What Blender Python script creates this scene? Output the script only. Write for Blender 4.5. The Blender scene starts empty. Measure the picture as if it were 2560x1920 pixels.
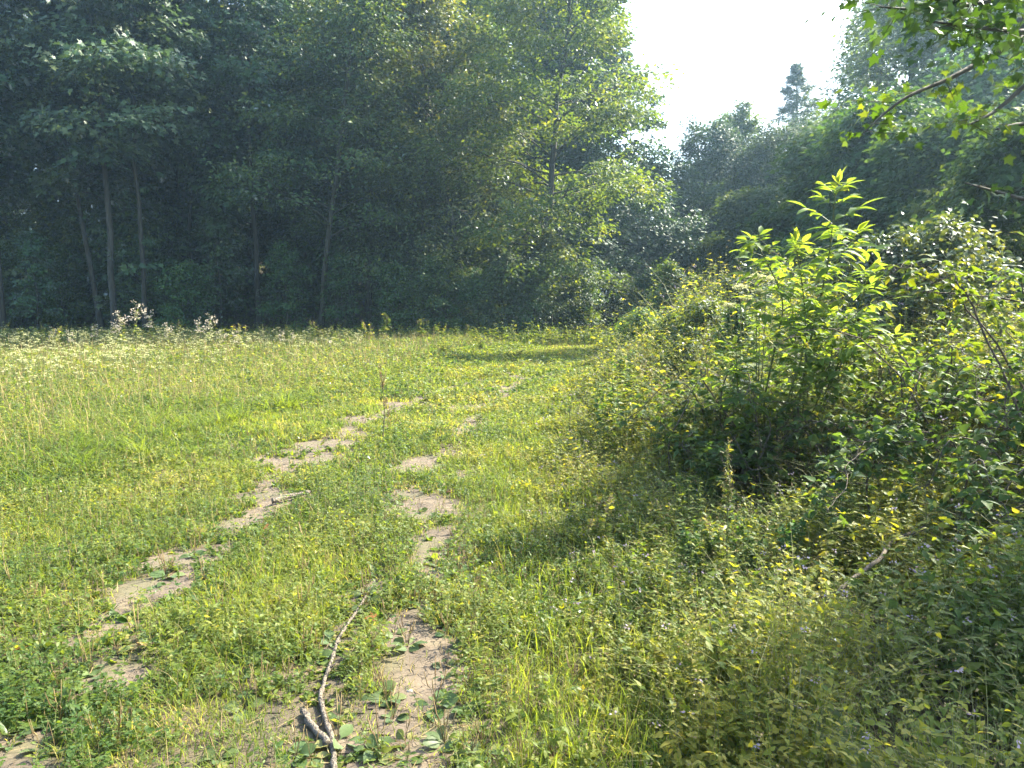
import bpy, math, random
import numpy as np

R = math.radians
rng = np.random.default_rng(11)
random.seed(5)
sc = bpy.context.scene
COL = sc.collection

# ------------------------------------------------------------------ camera
CAM_H, PITCH, SENS, LENS = 1.6, R(6.2), 34.6, 26.0
cam_d = bpy.data.cameras.new('camera')
cam_d.sensor_width, cam_d.lens = SENS, LENS
cam_d.clip_start, cam_d.clip_end = 0.05, 3000
cam = bpy.data.objects.new('camera', cam_d)
cam.location = (0, 0, CAM_H)
cam.rotation_euler = (math.pi / 2 - PITCH, 0, 0)
COL.objects.link(cam)
sc.camera = cam

# ------------------------------------------------------------------ sky, sun, exposure
SUN_AZ, SUN_EL = 58.0, 41.0            # degrees right of the view, above the horizon
w = bpy.data.worlds.new('World')
sc.world = w
w.use_nodes = True
nt = w.node_tree
sky = nt.nodes.new('ShaderNodeTexSky')
sky.sky_type = 'NISHITA'
sky.sun_disc = False
sky.sun_elevation = R(SUN_EL)
sky.sun_rotation = R(SUN_AZ)
sky.air_density, sky.dust_density, sky.ozone_density = 1.0, 3.0, 1.0
bg = nt.nodes['Background']
bg.inputs['Strength'].default_value = 0.15
nt.links.new(sky.outputs[0], bg.inputs['Color'])
sl = bpy.data.lights.new('sun', 'SUN')
sl.energy, sl.angle, sl.color = 5.0, R(0.5), (1.0, 0.91, 0.71)
sun = bpy.data.objects.new('sun', sl)
sun.rotation_euler = (math.pi / 2 - R(SUN_EL), 0, math.pi - R(SUN_AZ))
sun.location = (20, 20, 40)
COL.objects.link(sun)
sc.view_settings.view_transform = 'Standard'
sc.view_settings.look = 'None'
sc.view_settings.exposure = 2.5
sc.view_settings.gamma = 1.0
sc.render.engine = 'CYCLES'
cy = sc.cycles
cy.max_bounces, cy.diffuse_bounces, cy.glossy_bounces = 8, 4, 2
cy.transmission_bounces, cy.transparent_max_bounces, cy.volume_bounces = 4, 4, 0
cy.use_adaptive_sampling = True
cy.adaptive_threshold = 0.02
cy.use_denoising = True
cy.sample_clamp_indirect = 4.0
cy.caustics_reflective = cy.caustics_refractive = False

# ------------------------------------------------------------------ picture measures -> world
FPX = 1106 * 2 * LENS / SENS           # focal length in the 2212 px wide measuring picture


def at(px, py, depth):
    """world point seen at (px, py) of the 2212 x 1659 photo at forward distance y = depth"""
    u, v = (px - 1106) / FPX, (829.5 - py) / FPX
    d = np.array([u, math.cos(PITCH) + v * math.sin(PITCH), -math.sin(PITCH) + v * math.cos(PITCH)])
    return np.array([0, 0, CAM_H]) + d * (depth / d[1])


def gp(px, py, z=0.0):
    u, v = (px - 1106) / FPX, (829.5 - py) / FPX
    d = np.array([u, math.cos(PITCH) + v * math.sin(PITCH), -math.sin(PITCH) + v * math.cos(PITCH)])
    t = (z - CAM_H) / d[2]
    return np.array([0, 0, CAM_H]) + d * t


# ------------------------------------------------------------------ noise
_perm = np.random.default_rng(3).random((256, 256))


def vnoise(x, y):
    xi, yi = np.floor(x).astype(int), np.floor(y).astype(int)
    fx, fy = x - xi, y - yi
    fx, fy = fx * fx * (3 - 2 * fx), fy * fy * (3 - 2 * fy)
    a, b = _perm[xi % 256, yi % 256], _perm[(xi + 1) % 256, yi % 256]
    c, d = _perm[xi % 256, (yi + 1) % 256], _perm[(xi + 1) % 256, (yi + 1) % 256]
    return (a * (1 - fx) + b * fx) * (1 - fy) + (c * (1 - fx) + d * fx) * fy


def fbm(x, y, s=1.0, o=4):
    x, y = np.asarray(x, float) * s, np.asarray(y, float) * s
    r, a, n = 0, 0.5, 0
    for k in range(o):
        r = r + a * vnoise(x + 17.3 * k, y - 9.1 * k)
        n += a
        a *= 0.5
        x, y = x * 2.03, y * 2.03
    return r / n


def sstep(a, b, x):
    t = np.clip((np.asarray(x, float) - a) / (b - a), 0, 1)
    return t * t * (3 - 2 * t)


# ------------------------------------------------------------------ layout of the clearing
_re = np.array([gp(*p)[:2] for p in [(1330, 1659), (1230, 1300), (1130, 1000), (1205, 860), (1290, 765), (1310, 735)]])
_le = np.array([gp(*p)[:2] for p in [(-1100, 1300), (0, 1110), (250, 1040), (560, 920), (800, 850), (1020, 785), (1180, 740)]])


def right_edge(y):
    return np.interp(y, _re[:, 1], _re[:, 0])


def left_edge(y):
    return np.interp(y, _le[:, 1], _le[:, 0])


def gz(x, y):
    x, y = np.asarray(x, float), np.asarray(y, float)
    z = 0.10 * (fbm(x, y, 0.35, 3) - 0.5)
    z = z + 0.35 * sstep(1.0, 5.0, x - right_edge(y)) * sstep(26, 14, y)
    z = z + 0.6 * sstep(4, 20, x - right_edge(y)) + 0.16 * np.maximum(y - 36, 0) * sstep(140, 60, y) * sstep(6, -2, x)
    z = z - 0.14 * np.exp(-(((x - 1.95) / 0.75) ** 2 + ((y - 5.7) / 0.5) ** 2))
    return z


def poly(pts, n):
    """smooth resample of a few control points"""
    pts = np.asarray(pts, float)
    t = np.linspace(0, len(pts) - 1, n)
    out = []
    m = len(pts)
    for u in t:
        i = min(int(u), m - 2)
        f = u - i
        p0, p1, p2, p3 = pts[max(i - 1, 0)], pts[i], pts[i + 1], pts[min(i + 2, m - 1)]
        out.append(0.5 * ((2 * p1) + (-p0 + p2) * f + (2 * p0 - 5 * p1 + 4 * p2 - p3) * f * f + (-p0 + 3 * p1 - 3 * p2 + p3) * f ** 3))
    return np.array(out)


# bare soil patches: picture x, y, half width, half height
_bare = [(30, 1640, 110, 34), (110, 1590, 90, 24), (215, 1490, 75, 26), (240, 1380, 60, 22), (330, 1270, 95, 20),
         (400, 1215, 90, 24), (470, 1180, 80, 24), (520, 1120, 60, 40), (560, 1075, 62, 30), (600, 1030, 60, 18),
         (650, 990, 80, 20), (700, 965, 60, 20), (730, 945, 60, 14), (800, 905, 60, 9), (880, 872, 60, 7),
         (940, 1010, 75, 26), (910, 1070, 75, 34), (930, 1105, 50, 20), (985, 1030, 50, 24), (1000, 880, 60, 9), (1060, 842, 60, 7),
         (900, 1390, 70, 45), (930, 1470, 70, 60), (850, 1440, 50, 30), (900, 1560, 110, 40), (840, 1520, 90, 26), (960, 1530, 60, 30),
         (960, 1280, 50, 16), (870, 1350, 50, 20), (1265, 1410, 45, 26), (1120, 815, 70, 5), (300, 1110, 40, 12),
         (770, 1600, 60, 22), (1250, 1420, 30, 20)]
_ruts = [([(-60, 1680), (110, 1590), (215, 1490), (250, 1380), (330, 1270), (440, 1195), (520, 1120), (570, 1065), (640, 995), (730, 945), (800, 905), (890, 868), (1000, 832), (1130, 800)], .14),
         ([(860, 1700), (900, 1560), (920, 1460), (900, 1370), (960, 1270), (935, 1130), (915, 1070), (960, 1005), (1010, 930), (1060, 870), (1130, 822), (1190, 790)], .16)]
_rw = [(poly([gp(*p)[:2] for p in pts], 90), w_) for pts, w_ in _ruts]
_bw = []
for px, py, hw, hh in _bare:
    c = gp(px, py)
    ex = abs(gp(px + hw, py)[0] - c[0])
    ey = abs(gp(px, py - hh)[1] - gp(px, py + hh)[1]) / 2
    _bw.append((c[0], c[1], ex, ey))


def bare(x, y):
    x, y = np.asarray(x, float), np.asarray(y, float)
    f = np.zeros(x.shape)
    for cx, cy_, ex, ey in _bw:
        f = np.maximum(f, 1.35 - np.sqrt(((x - cx) / ex) ** 2 + ((y - cy_) / ey) ** 2))
    xf, yf = x.ravel(), y.ravel()
    fr_ = np.zeros(xf.shape)
    near = (np.abs(xf) < 6) & (yf < 27) & (yf > 1)
    if near.any():
        for W_, w_ in _rw:
            d2 = np.full(near.sum(), 1e9)
            for a_ in W_:
                d2 = np.minimum(d2, (xf[near] - a_[0]) ** 2 + (.6 * (yf[near] - a_[1])) ** 2)
            fr_[near] = np.maximum(fr_[near], (.84 if w_ < .15 else .58) * sstep(1.7, .3, np.sqrt(d2) / w_))
    f = np.maximum(f, fr_.reshape(x.shape))
    n, n2 = fbm(x, y, 3.2, 5), fbm(x + 9, y, 16, 3)
    return np.clip(f, 0, 1) * .80 + (n - 0.51) * 2.3 * np.clip(f + .3, 0, 1) + (n2 - .5) * 1.9 * np.clip(f + .1, 0, 1)        # > 0.5 : open soil


# ------------------------------------------------------------------ mesh gathering
class Geo:
    def __init__(self):
        self.v, self.t, self.m, self.a, self.n = [], [], [], [], 0

    def add(self, V, T, mat=0, val=0.5):
        V = np.asarray(V, np.float32).reshape(-1, 3)
        T = np.asarray(T, np.int32).reshape(-1, 3)
        if len(V) == 0:
            return
        self.v.append(V)
        self.t.append(T + self.n)
        self.m.append(np.full(len(T), mat, np.int32))
        self.a.append(np.broadcast_to(np.asarray(val, np.float32), (len(V),)).astype(np.float32))
        self.n += len(V)

    def mesh(self, name, mats, smooth=False):
        V, T = np.concatenate(self.v), np.concatenate(self.t)
        me = bpy.data.meshes.new(name)
        me.vertices.add(len(V))
        me.vertices.foreach_set('co', V.ravel())
        me.loops.add(T.size)
        me.loops.foreach_set('vertex_index', T.ravel())
        me.polygons.add(len(T))
        me.polygons.foreach_set('loop_start', np.arange(0, T.size, 3, dtype=np.int32))
        for m in (mats if isinstance(mats, (list, tuple)) else [mats]):
            me.materials.append(m)
        me.polygons.foreach_set('material_index', np.concatenate(self.m))
        if smooth:
            me.polygons.foreach_set('use_smooth', np.ones(len(T), bool))
        at_ = me.attributes.new('val', 'FLOAT', 'POINT')
        at_.data.foreach_set('value', np.concatenate(self.a))
        me.update(calc_edges=True)
        return me


def link(name, me, parent=None, loc=None):
    o = bpy.data.objects.new(name, me)
    COL.objects.link(o)
    if parent is not None:
        o.parent = parent
    if loc is not None:
        o.location = loc
    return o


def tag(o, label=None, cat=None, group=None, kind=None):
    if label: o['label'] = label
    if cat: o['category'] = cat
    if group: o['group'] = group
    if kind: o['kind'] = kind
    return o


def empty(name, loc, rz=0.0, s=1.0):
    o = bpy.data.objects.new(name, None)
    COL.objects.link(o)
    o.location = loc
    o.rotation_euler = (0, 0, rz)
    o.scale = (s, s, s)
    o.empty_display_size = 0.2
    return o


def nrm(a):
    return a / np.maximum(np.linalg.norm(a, axis=-1, keepdims=True), 1e-9)


# leaf templates: x along, y across, z up, unit length
def _tpl(V, T):
    return np.array(V, float), np.array(T, int)


def strip_leaf(st, fold=0.18, droop=0.15):
    """st = [(x, halfwidth)...] stations between stalk point and tip"""
    V = [(0, 0, 0)]
    T = []
    for x, hw in st:
        z = -droop * x * x
        V += [(x, hw, z + fold * hw), (x, 0, z), (x, -hw, z + fold * hw)]
    V.append((1, 0, -droop))
    n = len(st)
    T += [(0, 2, 1), (0, 3, 2)]
    for k in range(n - 1):
        a, b = 1 + 3 * k, 4 + 3 * k
        T += [(a, a + 1, b + 1), (a, b + 1, b), (a + 1, a + 2, b + 2), (a + 1, b + 2, b + 1)]
    a, e = 1 + 3 * (n - 1), 1 + 3 * n
    T += [(a, a + 1, e), (a + 1, a + 2, e)]
    return _tpl(V, T)


L_SIMPLE = strip_leaf([(0.42, 0.27)], 0.25, 0.12)
L_OVAL = strip_leaf([(0.25, 0.22), (0.6, 0.24)], 0.25, 0.22)
L_LANCE = strip_leaf([(0.12, 0.07), (0.35, 0.165), (0.62, 0.14), (0.85, 0.055)], 0.35, 0.22)
L_HEART = strip_leaf([(0.06, 0.20), (0.25, 0.32), (0.6, 0.19)], 0.2, 0.25)
L_PLANT = strip_leaf([(0.25, 0.03), (0.38, 0.16), (0.55, 0.25), (0.75, 0.23), (0.9, 0.12)], 0.3, 0.25)
L_DOCK = strip_leaf([(0.12, 0.02), (0.2, 0.11), (0.4, 0.16), (0.65, 0.14), (0.85, 0.07)], 0.35, 0.3)
L_NARROW = strip_leaf([(0.4, 0.10)], 0.2, 0.2)


def _maple():
    pts = []
    for ang, r in [(180, .10), (140, .42), (118, .26), (100, .30), (75, .62), (52, .38), (38, .48), (0, 0)]:
        pass
    out = [(0.0, 0.0)]
    half = [(-0.08, .22), (-.02, .42), (.14, .26), (.22, .36), (.50, .56), (.46, .26), (.62, .20), (.66, .15)]
    ring = [(x, y) for x, y in half] + [(1.0, 0.0)] + [(x, -y) for x, y in half[::-1]]
    V = [(0.25, 0, 0)] + [(x, y, 0.10 * abs(y) - 0.16 * x * x) for x, y in ring] + [(0, 0, 0)]
    n = len(ring)
    T = [(0, 1 + k + 1, 1 + k) for k in range(n - 1)] + [(0, 1, n + 1), (0, n + 1, n)]
    return _tpl(V, T)


L_MAPLE = _maple()
L_STAR = _tpl([(0, 0, 0), (.12, .42, .05), (.33, .2, .02), (.62, .5, .03), (.58, .16, 0), (1, 0, -.14), (.58, -.16, 0), (.62, -.5, .03), (.33, -.2, .02), (.12, -.42, .05)],
              [(0, 2, 1), (0, 4, 2), (2, 4, 3), (0, 6, 4), (4, 6, 5), (0, 8, 6), (6, 8, 7), (0, 9, 8)])


def leaves(g, tpl, P, F, U, S, mat=0, val=0.5, wid=1.0):
    """place a template at P, pointing along F, face up U, length S"""
    P = np.asarray(P, float).reshape(-1, 3)
    n = len(P)
    if n == 0:
        return
    F = nrm(np.broadcast_to(F, (n, 3)))
    Y = nrm(np.cross(np.broadcast_to(U, (n, 3)), F))
    Z = np.cross(F, Y)
    S = np.broadcast_to(np.asarray(S, float), (n,))
    W = S * np.broadcast_to(np.asarray(wid, float), (n,))
    V, T = tpl
    out = P[:, None] + S[:, None, None] * (V[None, :, 0, None] * F[:, None] + V[None, :, 2, None] * Z[:, None]) \
        + W[:, None, None] * V[None, :, 1, None] * Y[:, None]
    k = len(V)
    tt = T[None] + (np.arange(n) * k)[:, None, None]
    vv = np.repeat(np.broadcast_to(np.asarray(val, float), (n,)), k)
    g.add(out, tt, mat, vv)


def ribbons(g, P, W, S, mat=0, val=0.5, tip=True):
    """P (N,K,3) centre lines, W (N,K) half widths, S (N,3) side direction"""
    N, K, _ = P.shape
    A = P + S[:, None] * W[..., None]
    B = P - S[:, None] * W[..., None]
    V = np.stack([A, B], 2).reshape(N, 2 * K, 3)
    T = []
    for k in range(K - 1):
        a = 2 * k
        if tip and k == K - 2:
            T += [(a, a + 1, a + 2)]
        else:
            T += [(a, a + 1, a + 3), (a, a + 3, a + 2)]
    T = np.array(T)
    tt = T[None] + (np.arange(N) * 2 * K)[:, None, None]
    g.add(V, tt, mat, np.repeat(np.broadcast_to(np.asarray(val, float), (N,)), 2 * K))


def blades(g, P, H, Wd, mat=0, val=0.5, bend=0.5, K=4, r=rng):
    N = len(P)
    az = r.random(N) * 2 * np.pi
    D = np.stack([np.cos(az), np.sin(az), np.zeros(N)], 1)
    sd = az + np.pi / 2 + r.normal(0, 0.5, N)
    S = np.stack([np.cos(sd), np.sin(sd), np.zeros(N)], 1)
    b = np.abs(r.normal(bend, 0.25, N))
    t = np.linspace(0, 1, K)
    Pc = P[:, None] + D[:, None] * (H * b)[:, None, None] * (t ** 1.8)[None, :, None]
    zz = H[:, None] * (t[None] - 0.32 * np.minimum(b, 1.5)[:, None] * t[None] ** 2.4)
    Pc[..., 2] += zz
    wv = Wd[:, None] * np.array([0.8, 1.0, 0.7, 0.05])[None, :K] if K == 4 else Wd[:, None] * np.linspace(1, .1, K)[None]
    ribbons(g, Pc, wv, S, mat, val)


def tube(g, pts, rad, n=6, mat=0, val=0.5, cap=True):
    pts = np.asarray(pts, float)
    K = len(pts)
    rad = np.broadcast_to(np.asarray(rad, float), (K,))
    tan = nrm(np.gradient(pts, axis=0))
    ref = np.array([0.31, 0.17, 0.93]) if abs(tan[0, 2]) < 0.8 else np.array([0.95, 0.2, 0.1])
    X = nrm(np.cross(tan, ref))
    Y = np.cross(tan, X)
    a = np.arange(n) * 2 * np.pi / n
    V = pts[:, None] + rad[:, None, None] * (np.cos(a)[None, :, None] * X[:, None] + np.sin(a)[None, :, None] * Y[:, None])
    V = V.reshape(-1, 3)
    T = []
    for k in range(K - 1):
        for i in range(n):
            j = (i + 1) % n
            p, q, r_, s_ = k * n + i, k * n + j, (k + 1) * n + j, (k + 1) * n + i
            T += [(p, q, r_), (p, r_, s_)]
    if cap:
        c = len(V)
        V = np.vstack([V, pts[-1:], pts[:1]])
        T += [((K - 1) * n + i, (K - 1) * n + (i + 1) % n, c) for i in range(n)]
        T += [((i + 1) % n, i, c + 1) for i in range(n)]
    g.add(V, T, mat, val)


# ------------------------------------------------------------------ materials
def leaf_mat(name, cols, trans, tfac=0.5, gloss=0.25, rough=0.45, vary=0.12, hue=0.03):
    """cols: list of (pos, rgb) along the per-leaf value; trans: rgb of light passing through"""
    m = bpy.data.materials.new(name)
    m.use_nodes = True
    n, l = m.node_tree.nodes, m.node_tree.links
    n.clear()
    out = n.new('ShaderNodeOutputMaterial')
    a = n.new('ShaderNodeAttribute')
    a.attribute_name = 'val'
    cr = n.new('ShaderNodeValToRGB')
    el = cr.color_ramp.elements
    while len(el) < len(cols):
        el.new(0.5)
    for e, (p, c) in zip(el, cols):
        e.position = p
        e.color = (*c, 1)
    l.new(a.outputs['Fac'], cr.inputs[0])
    oi = n.new('ShaderNodeObjectInfo')
    mr = n.new('ShaderNodeMapRange')
    mr.inputs['To Min'].default_value, mr.inputs['To Max'].default_value = 1 - vary, 1 + vary
    l.new(oi.outputs['Random'], mr.inputs[0])
    mh = n.new('ShaderNodeMapRange')
    mh.inputs['To Min'].default_value, mh.inputs['To Max'].default_value = 0.5 - hue, 0.5 + hue
    l.new(oi.outputs['Random'], mh.inputs[0])
    hs = n.new('ShaderNodeHueSaturation')
    l.new(mr.outputs[0], hs.inputs['Value'])
    l.new(mh.outputs[0], hs.inputs['Hue'])
    l.new(cr.outputs[0], hs.inputs['Color'])
    d = n.new('ShaderNodeBsdfDiffuse')
    l.new(hs.outputs[0], d.inputs[0])
    t = n.new('ShaderNodeBsdfTranslucent')
    mx = n.new('ShaderNodeMix')
    mx.data_type = 'RGBA'
    mx.blend_type = 'MULTIPLY'
    mx.inputs['Factor'].default_value = 1.0
    l.new(hs.outputs[0], mx.inputs[6])
    mx.inputs[7].default_value = (*trans, 1)
    l.new(mx.outputs[2], t.inputs[0])
    ms = n.new('ShaderNodeMixShader')
    ms.inputs[0].default_value = tfac
    l.new(d.outputs[0], ms.inputs[1])
    l.new(t.outputs[0], ms.inputs[2])
    g = n.new('ShaderNodeBsdfGlossy')
    g.inputs['Roughness'].default_value = rough
    g.inputs['Color'].default_value = (0.9, 0.95, 1.0, 1)
    fr = n.new('ShaderNodeFresnel')
    fr.inputs[0].default_value = 1.4
    mu = n.new('ShaderNodeMath')
    mu.operation = 'MULTIPLY'
    mu.inputs[1].default_value = gloss
    mu.use_clamp = True
    l.new(fr.outputs[0], mu.inputs[0])
    m2 = n.new('ShaderNodeMixShader')
    l.new(mu.outputs[0], m2.inputs[0])
    l.new(ms.outputs[0], m2.inputs[1])
    l.new(g.outputs[0], m2.inputs[2])
    l.new(m2.outputs[0], out.inputs[0])
    return m


def bark_mat(name, c1, c2, scale=6.0, stretch=0.15, bump=0.6):
    m = bpy.data.materials.new(name)
    m.use_nodes = True
    n, l = m.node_tree.nodes, m.node_tree.links
    p = n['Principled BSDF']
    tc = n.new('ShaderNodeTexCoord')
    mp = n.new('ShaderNodeMapping')
    mp.inputs['Scale'].default_value = (scale, scale, scale * stretch)
    l.new(tc.outputs['Object'], mp.inputs[0])
    ns = n.new('ShaderNodeTexNoise')
    ns.inputs['Scale'].default_value = 3
    ns.inputs['Detail'].default_value = 8
    l.new(mp.outputs[0], ns.inputs[0])
    cr = n.new('ShaderNodeValToRGB')
    cr.color_ramp.elements[0].position, cr.color_ramp.elements[1].position = 0.35, 0.68
    cr.color_ramp.elements[0].color, cr.color_ramp.elements[1].color = (*c1, 1), (*c2, 1)
    l.new(ns.outputs[0], cr.inputs[0])
    l.new(cr.outputs[0], p.inputs['Base Color'])
    p.inputs['Roughness'].default_value = 0.85
    b = n.new('ShaderNodeBump')
    b.inputs['Strength'].default_value = bump
    b.inputs['Distance'].default_value = 0.02
    l.new(ns.outputs[0], b.inputs['Height'])
    l.new(b.outputs[0], p.inputs['Normal'])
    return m


def plain_mat(name, c, rough=0.7):
    m = bpy.data.materials.new(name)
    m.use_nodes = True
    n, l = m.node_tree.nodes, m.node_tree.links
    p = n['Principled BSDF']
    p.inputs['Roughness'].default_value = rough
    ns = n.new('ShaderNodeTexNoise')
    ns.inputs['Scale'].default_value = 14
    tc = n.new('ShaderNodeTexCoord')
    l.new(tc.outputs['Object'], ns.inputs[0])
    cr = n.new('ShaderNodeValToRGB')
    cr.color_ramp.elements[0].color = (*[x * 0.7 for x in c], 1)
    cr.color_ramp.elements[1].color = (*[min(1, x * 1.25) for x in c], 1)
    l.new(ns.outputs[0], cr.inputs[0])
    l.new(cr.outputs[0], p.inputs['Base Color'])
    return m


def soil_mat(name, dry, dark, cover, cov):
    m = bpy.data.materials.new(name)
    m.use_nodes = True
    n, l = m.node_tree.nodes, m.node_tree.links
    p = n['Principled BSDF']
    p.inputs['Roughness'].default_value = 0.95
    tc = n.new('ShaderNodeTexCoord')
    n1 = n.new('ShaderNodeTexNoise')
    n1.inputs['Scale'].default_value, n1.inputs['Detail'].default_value = 5.0, 10
    n1.inputs['Roughness'].default_value = 0.65
    l.new(tc.outputs['Object'], n1.inputs[0])
    cr = n.new('ShaderNodeValToRGB')
    cr.color_ramp.elements[0].position, cr.color_ramp.elements[1].position = 0.36, 0.62
    cr.color_ramp.elements[0].color, cr.color_ramp.elements[1].color = (*dark, 1), (*dry, 1)
    l.new(n1.outputs[0], cr.inputs[0])
    vo = n.new('ShaderNodeTexVoronoi')
    vo.feature = 'DISTANCE_TO_EDGE'
    vo.inputs['Scale'].default_value = 15
    wn = n.new('ShaderNodeTexNoise')
    wn.inputs['Scale'].default_value = 12
    ad = n.new('ShaderNodeMix')
    ad.data_type = 'RGBA'
    ad.blend_type = 'ADD'
    ad.inputs['Factor'].default_value = 0.12
    l.new(tc.outputs['Object'], wn.inputs[0])
    l.new(tc.outputs['Object'], ad.inputs[6])
    l.new(wn.outputs['Color'], ad.inputs[7])
    l.new(ad.outputs[2], vo.inputs['Vector'])
    ck = n.new('ShaderNodeMapRange')
    ck.inputs['From Max'].default_value = 0.025
    l.new(vo.outputs['Distance'], ck.inputs[0])
    mc = n.new('ShaderNodeMix')
    mc.data_type = 'RGBA'
    l.new(ck.outputs[0], mc.inputs['Factor'])
    mc.inputs[6].default_value = (*[x * 0.65 for x in dark], 1)
    l.new(cr.outputs[0], mc.inputs[7])
    n2 = n.new('ShaderNodeTexNoise')
    n2.inputs['Scale'].default_value, n2.inputs['Detail'].default_value = 2.5, 6
    l.new(tc.outputs['Object'], n2.inputs[0])
    r2 = n.new('ShaderNodeMapRange')
    r2.inputs['From Min'].default_value, r2.inputs['From Max'].default_value = 0.62 - cov, 0.72 - cov
    l.new(n2.outputs[0], r2.inputs[0])
    m3 = n.new('ShaderNodeMix')
    m3.data_type = 'RGBA'
    l.new(r2.outputs[0], m3.inputs['Factor'])
    l.new(mc.outputs[2], m3.inputs[6])
    m3.inputs[7].default_value = (*cover, 1)
    l.new(m3.outputs[2], p.inputs['Base Color'])
    bu = n.new('ShaderNodeBump')
    bu.inputs['Strength'].default_value, bu.inputs['Distance'].default_value = 0.9, 0.02
    mu = n.new('ShaderNodeMath')
    mu.operation = 'MULTIPLY'
    l.new(ck.outputs[0], mu.inputs[0])
    l.new(n1.outputs[0], mu.inputs[1])
    l.new(mu.outputs[0], bu.inputs['Height'])
    l.new(bu.outputs[0], p.inputs['Normal'])
    return m


YG = (1.9, 1.9, 0.7)
M = {}
M['maple'] = leaf_mat('maple_leaf', [(0, (.036, .075, .034)), (.5, (.060, .112, .048)), (1, (.10, .145, .055))], (2.2, 2.0, .7), .40, .5, .46)
M['horn'] = leaf_mat('hornbeam_leaf', [(0, (.034, .068, .026)), (.5, (.058, .102, .036)), (1, (.10, .130, .040))], (2.7, 2.2, .5), .46, .26, .48)
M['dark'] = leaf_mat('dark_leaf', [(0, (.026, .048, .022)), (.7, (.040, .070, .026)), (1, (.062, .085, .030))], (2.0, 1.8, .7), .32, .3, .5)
M['pale'] = leaf_mat('pale_leaf', [(0, (.048, .078, .030)), (.7, (.070, .108, .036)), (1, (.11, .135, .045))], (2.0, 1.9, .8), .45, .35, .5)
M['vine'] = leaf_mat('vine_leaf', [(0, (.040, .075, .025)), (.7, (.060, .105, .030)), (1, (.11, .14, .030))], (2.4, 2.2, .6), .5, .13, .5)
M['sunny'] = leaf_mat('sun_tinted_leaf', [(0, (.038, .068, .020)), (.5, (.062, .100, .026)), (1, (.105, .130, .032))], (2.8, 2.3, .45), .48, .2, .5)  # hornbeam leaf copy, its colour warmed to look sunlit
M['thicket'] = leaf_mat('shade_tinted_leaf', [(0, (.028, .058, .022)), (.7, (.046, .084, .026)), (1, (.085, .115, .030))], (2.2, 2.0, .6), .4, .12, .5)  # vine leaf copy, its colour darkened to stand in for shade
M['elder'] = leaf_mat('elder_leaf', [(0, (.055, .105, .026)), (.5, (.085, .145, .030)), (1, (.13, .175, .040))], (2.8, 2.4, .7), .58, .12, .5, 0, 0)
M['grass'] = leaf_mat('grass_blade', [(0, (.050, .095, .018)), (.4, (.115, .152, .024)), (.75, (.16, .192, .036)), (.9, (.25, .235, .075)), (1, (.36, .29, .13))], (2.2, 2.15, .7), .52, .15, .5, 0, 0)
M['herb'] = leaf_mat('herb_leaf', [(0, (.045, .090, .020)), (.5, (.100, .142, .026)), (.85, (.17, .19, .036)), (1, (.24, .22, .06))], (2.5, 2.2, .6), .55, .26, .45, 0, 0)
M['nettle'] = leaf_mat('undergrowth_leaf', [(0, (.042, .080, .018)), (.4, (.085, .122, .022)), (.75, (.16, .18, .030)), (1, (.23, .215, .05))], (2.7, 2.4, .5), .52, .18, .48, 0, 0)
M['plant'] = leaf_mat('plantain_leaf', [(0, (.055, .095, .034)), (.6, (.105, .145, .055)), (1, (.20, .20, .07))], (1.8, 1.6, .5), .4, .3, .42, .1, .01)
M['bough'] = leaf_mat('maple_bough_leaf', [(0, (.030, .062, .018)), (.6, (.058, .105, .022)), (1, (.15, .17, .03))], (1.8, 1.9, .5), .32, .15, .5, 0, 0)
M['stem'] = leaf_mat('green_stem', [(0, (.06, .085, .022)), (1, (.20, .20, .075))], (1, 1, .6), .2, .2, .5, 0, 0)
M['straw'] = leaf_mat('seed_stalk', [(0, (.13, .085, .040)), (1, (.34, .27, .13))], (1, 1, .8), .25, .1, .6, 0, 0)
M['cream'] = leaf_mat('cream_flower', [(0, (.36, .38, .17)), (1, (.56, .55, .32))], (1, 1, .9), .35, .05, .6, 0, 0)
M['fluff'] = leaf_mat('thistle_fluff', [(0, (.34, .28, .22)), (.5, (.52, .46, .36)), (1, (.66, .61, .48))], (1, 1, 1), .4, .05, .6, 0, 0)
M['lilac'] = leaf_mat('lilac_flower', [(0, (.24, .18, .24)), (1, (.44, .38, .42))], (1, 1, 1), .35, .05, .6, 0, 0)
M['deadleaf'] = leaf_mat('dead_leaf', [(0, (.12, .045, .020)), (.5, (.22, .09, .030)), (1, (.30, .19, .09))], (1.3, 1, .7), .3, .15, .6, 0, 0)
M['autumn'] = leaf_mat('yellowing_leaf', [(0, (.045, .080, .018)), (.6, (.085, .125, .022)), (1, (.22, .20, .03))], (2.0, 1.8, .4), .55, .14, .5, 0, 0)
M['bark'] = bark_mat('tree_bark', (.018, .019, .013), (.055, .054, .036))
M['barkpale'] = bark_mat('pale_bark', (.075, .066, .052), (.20, .18, .14))
M['stick'] = bark_mat('weathered_wood', (.040, .032, .024), (.19, .16, .12), 26, .8, 1.0)
M['cane'] = bark_mat('bramble_cane', (.035, .028, .018), (.10, .075, .05), 20, .4)
M['soil'] = soil_mat('dry_soil', (.125, .096, .062), (.058, .044, .030), (.080, .070, .036), .10)
M['turf'] = soil_mat('turf_soil', (.085, .066, .036), (.045, .036, .022), (.060, .056, .024), .06)
M['stone'] = plain_mat('field_stone', (.32, .27, .21), .9)

# ------------------------------------------------------------------ ground and track (structure)
g = Geo()


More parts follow.
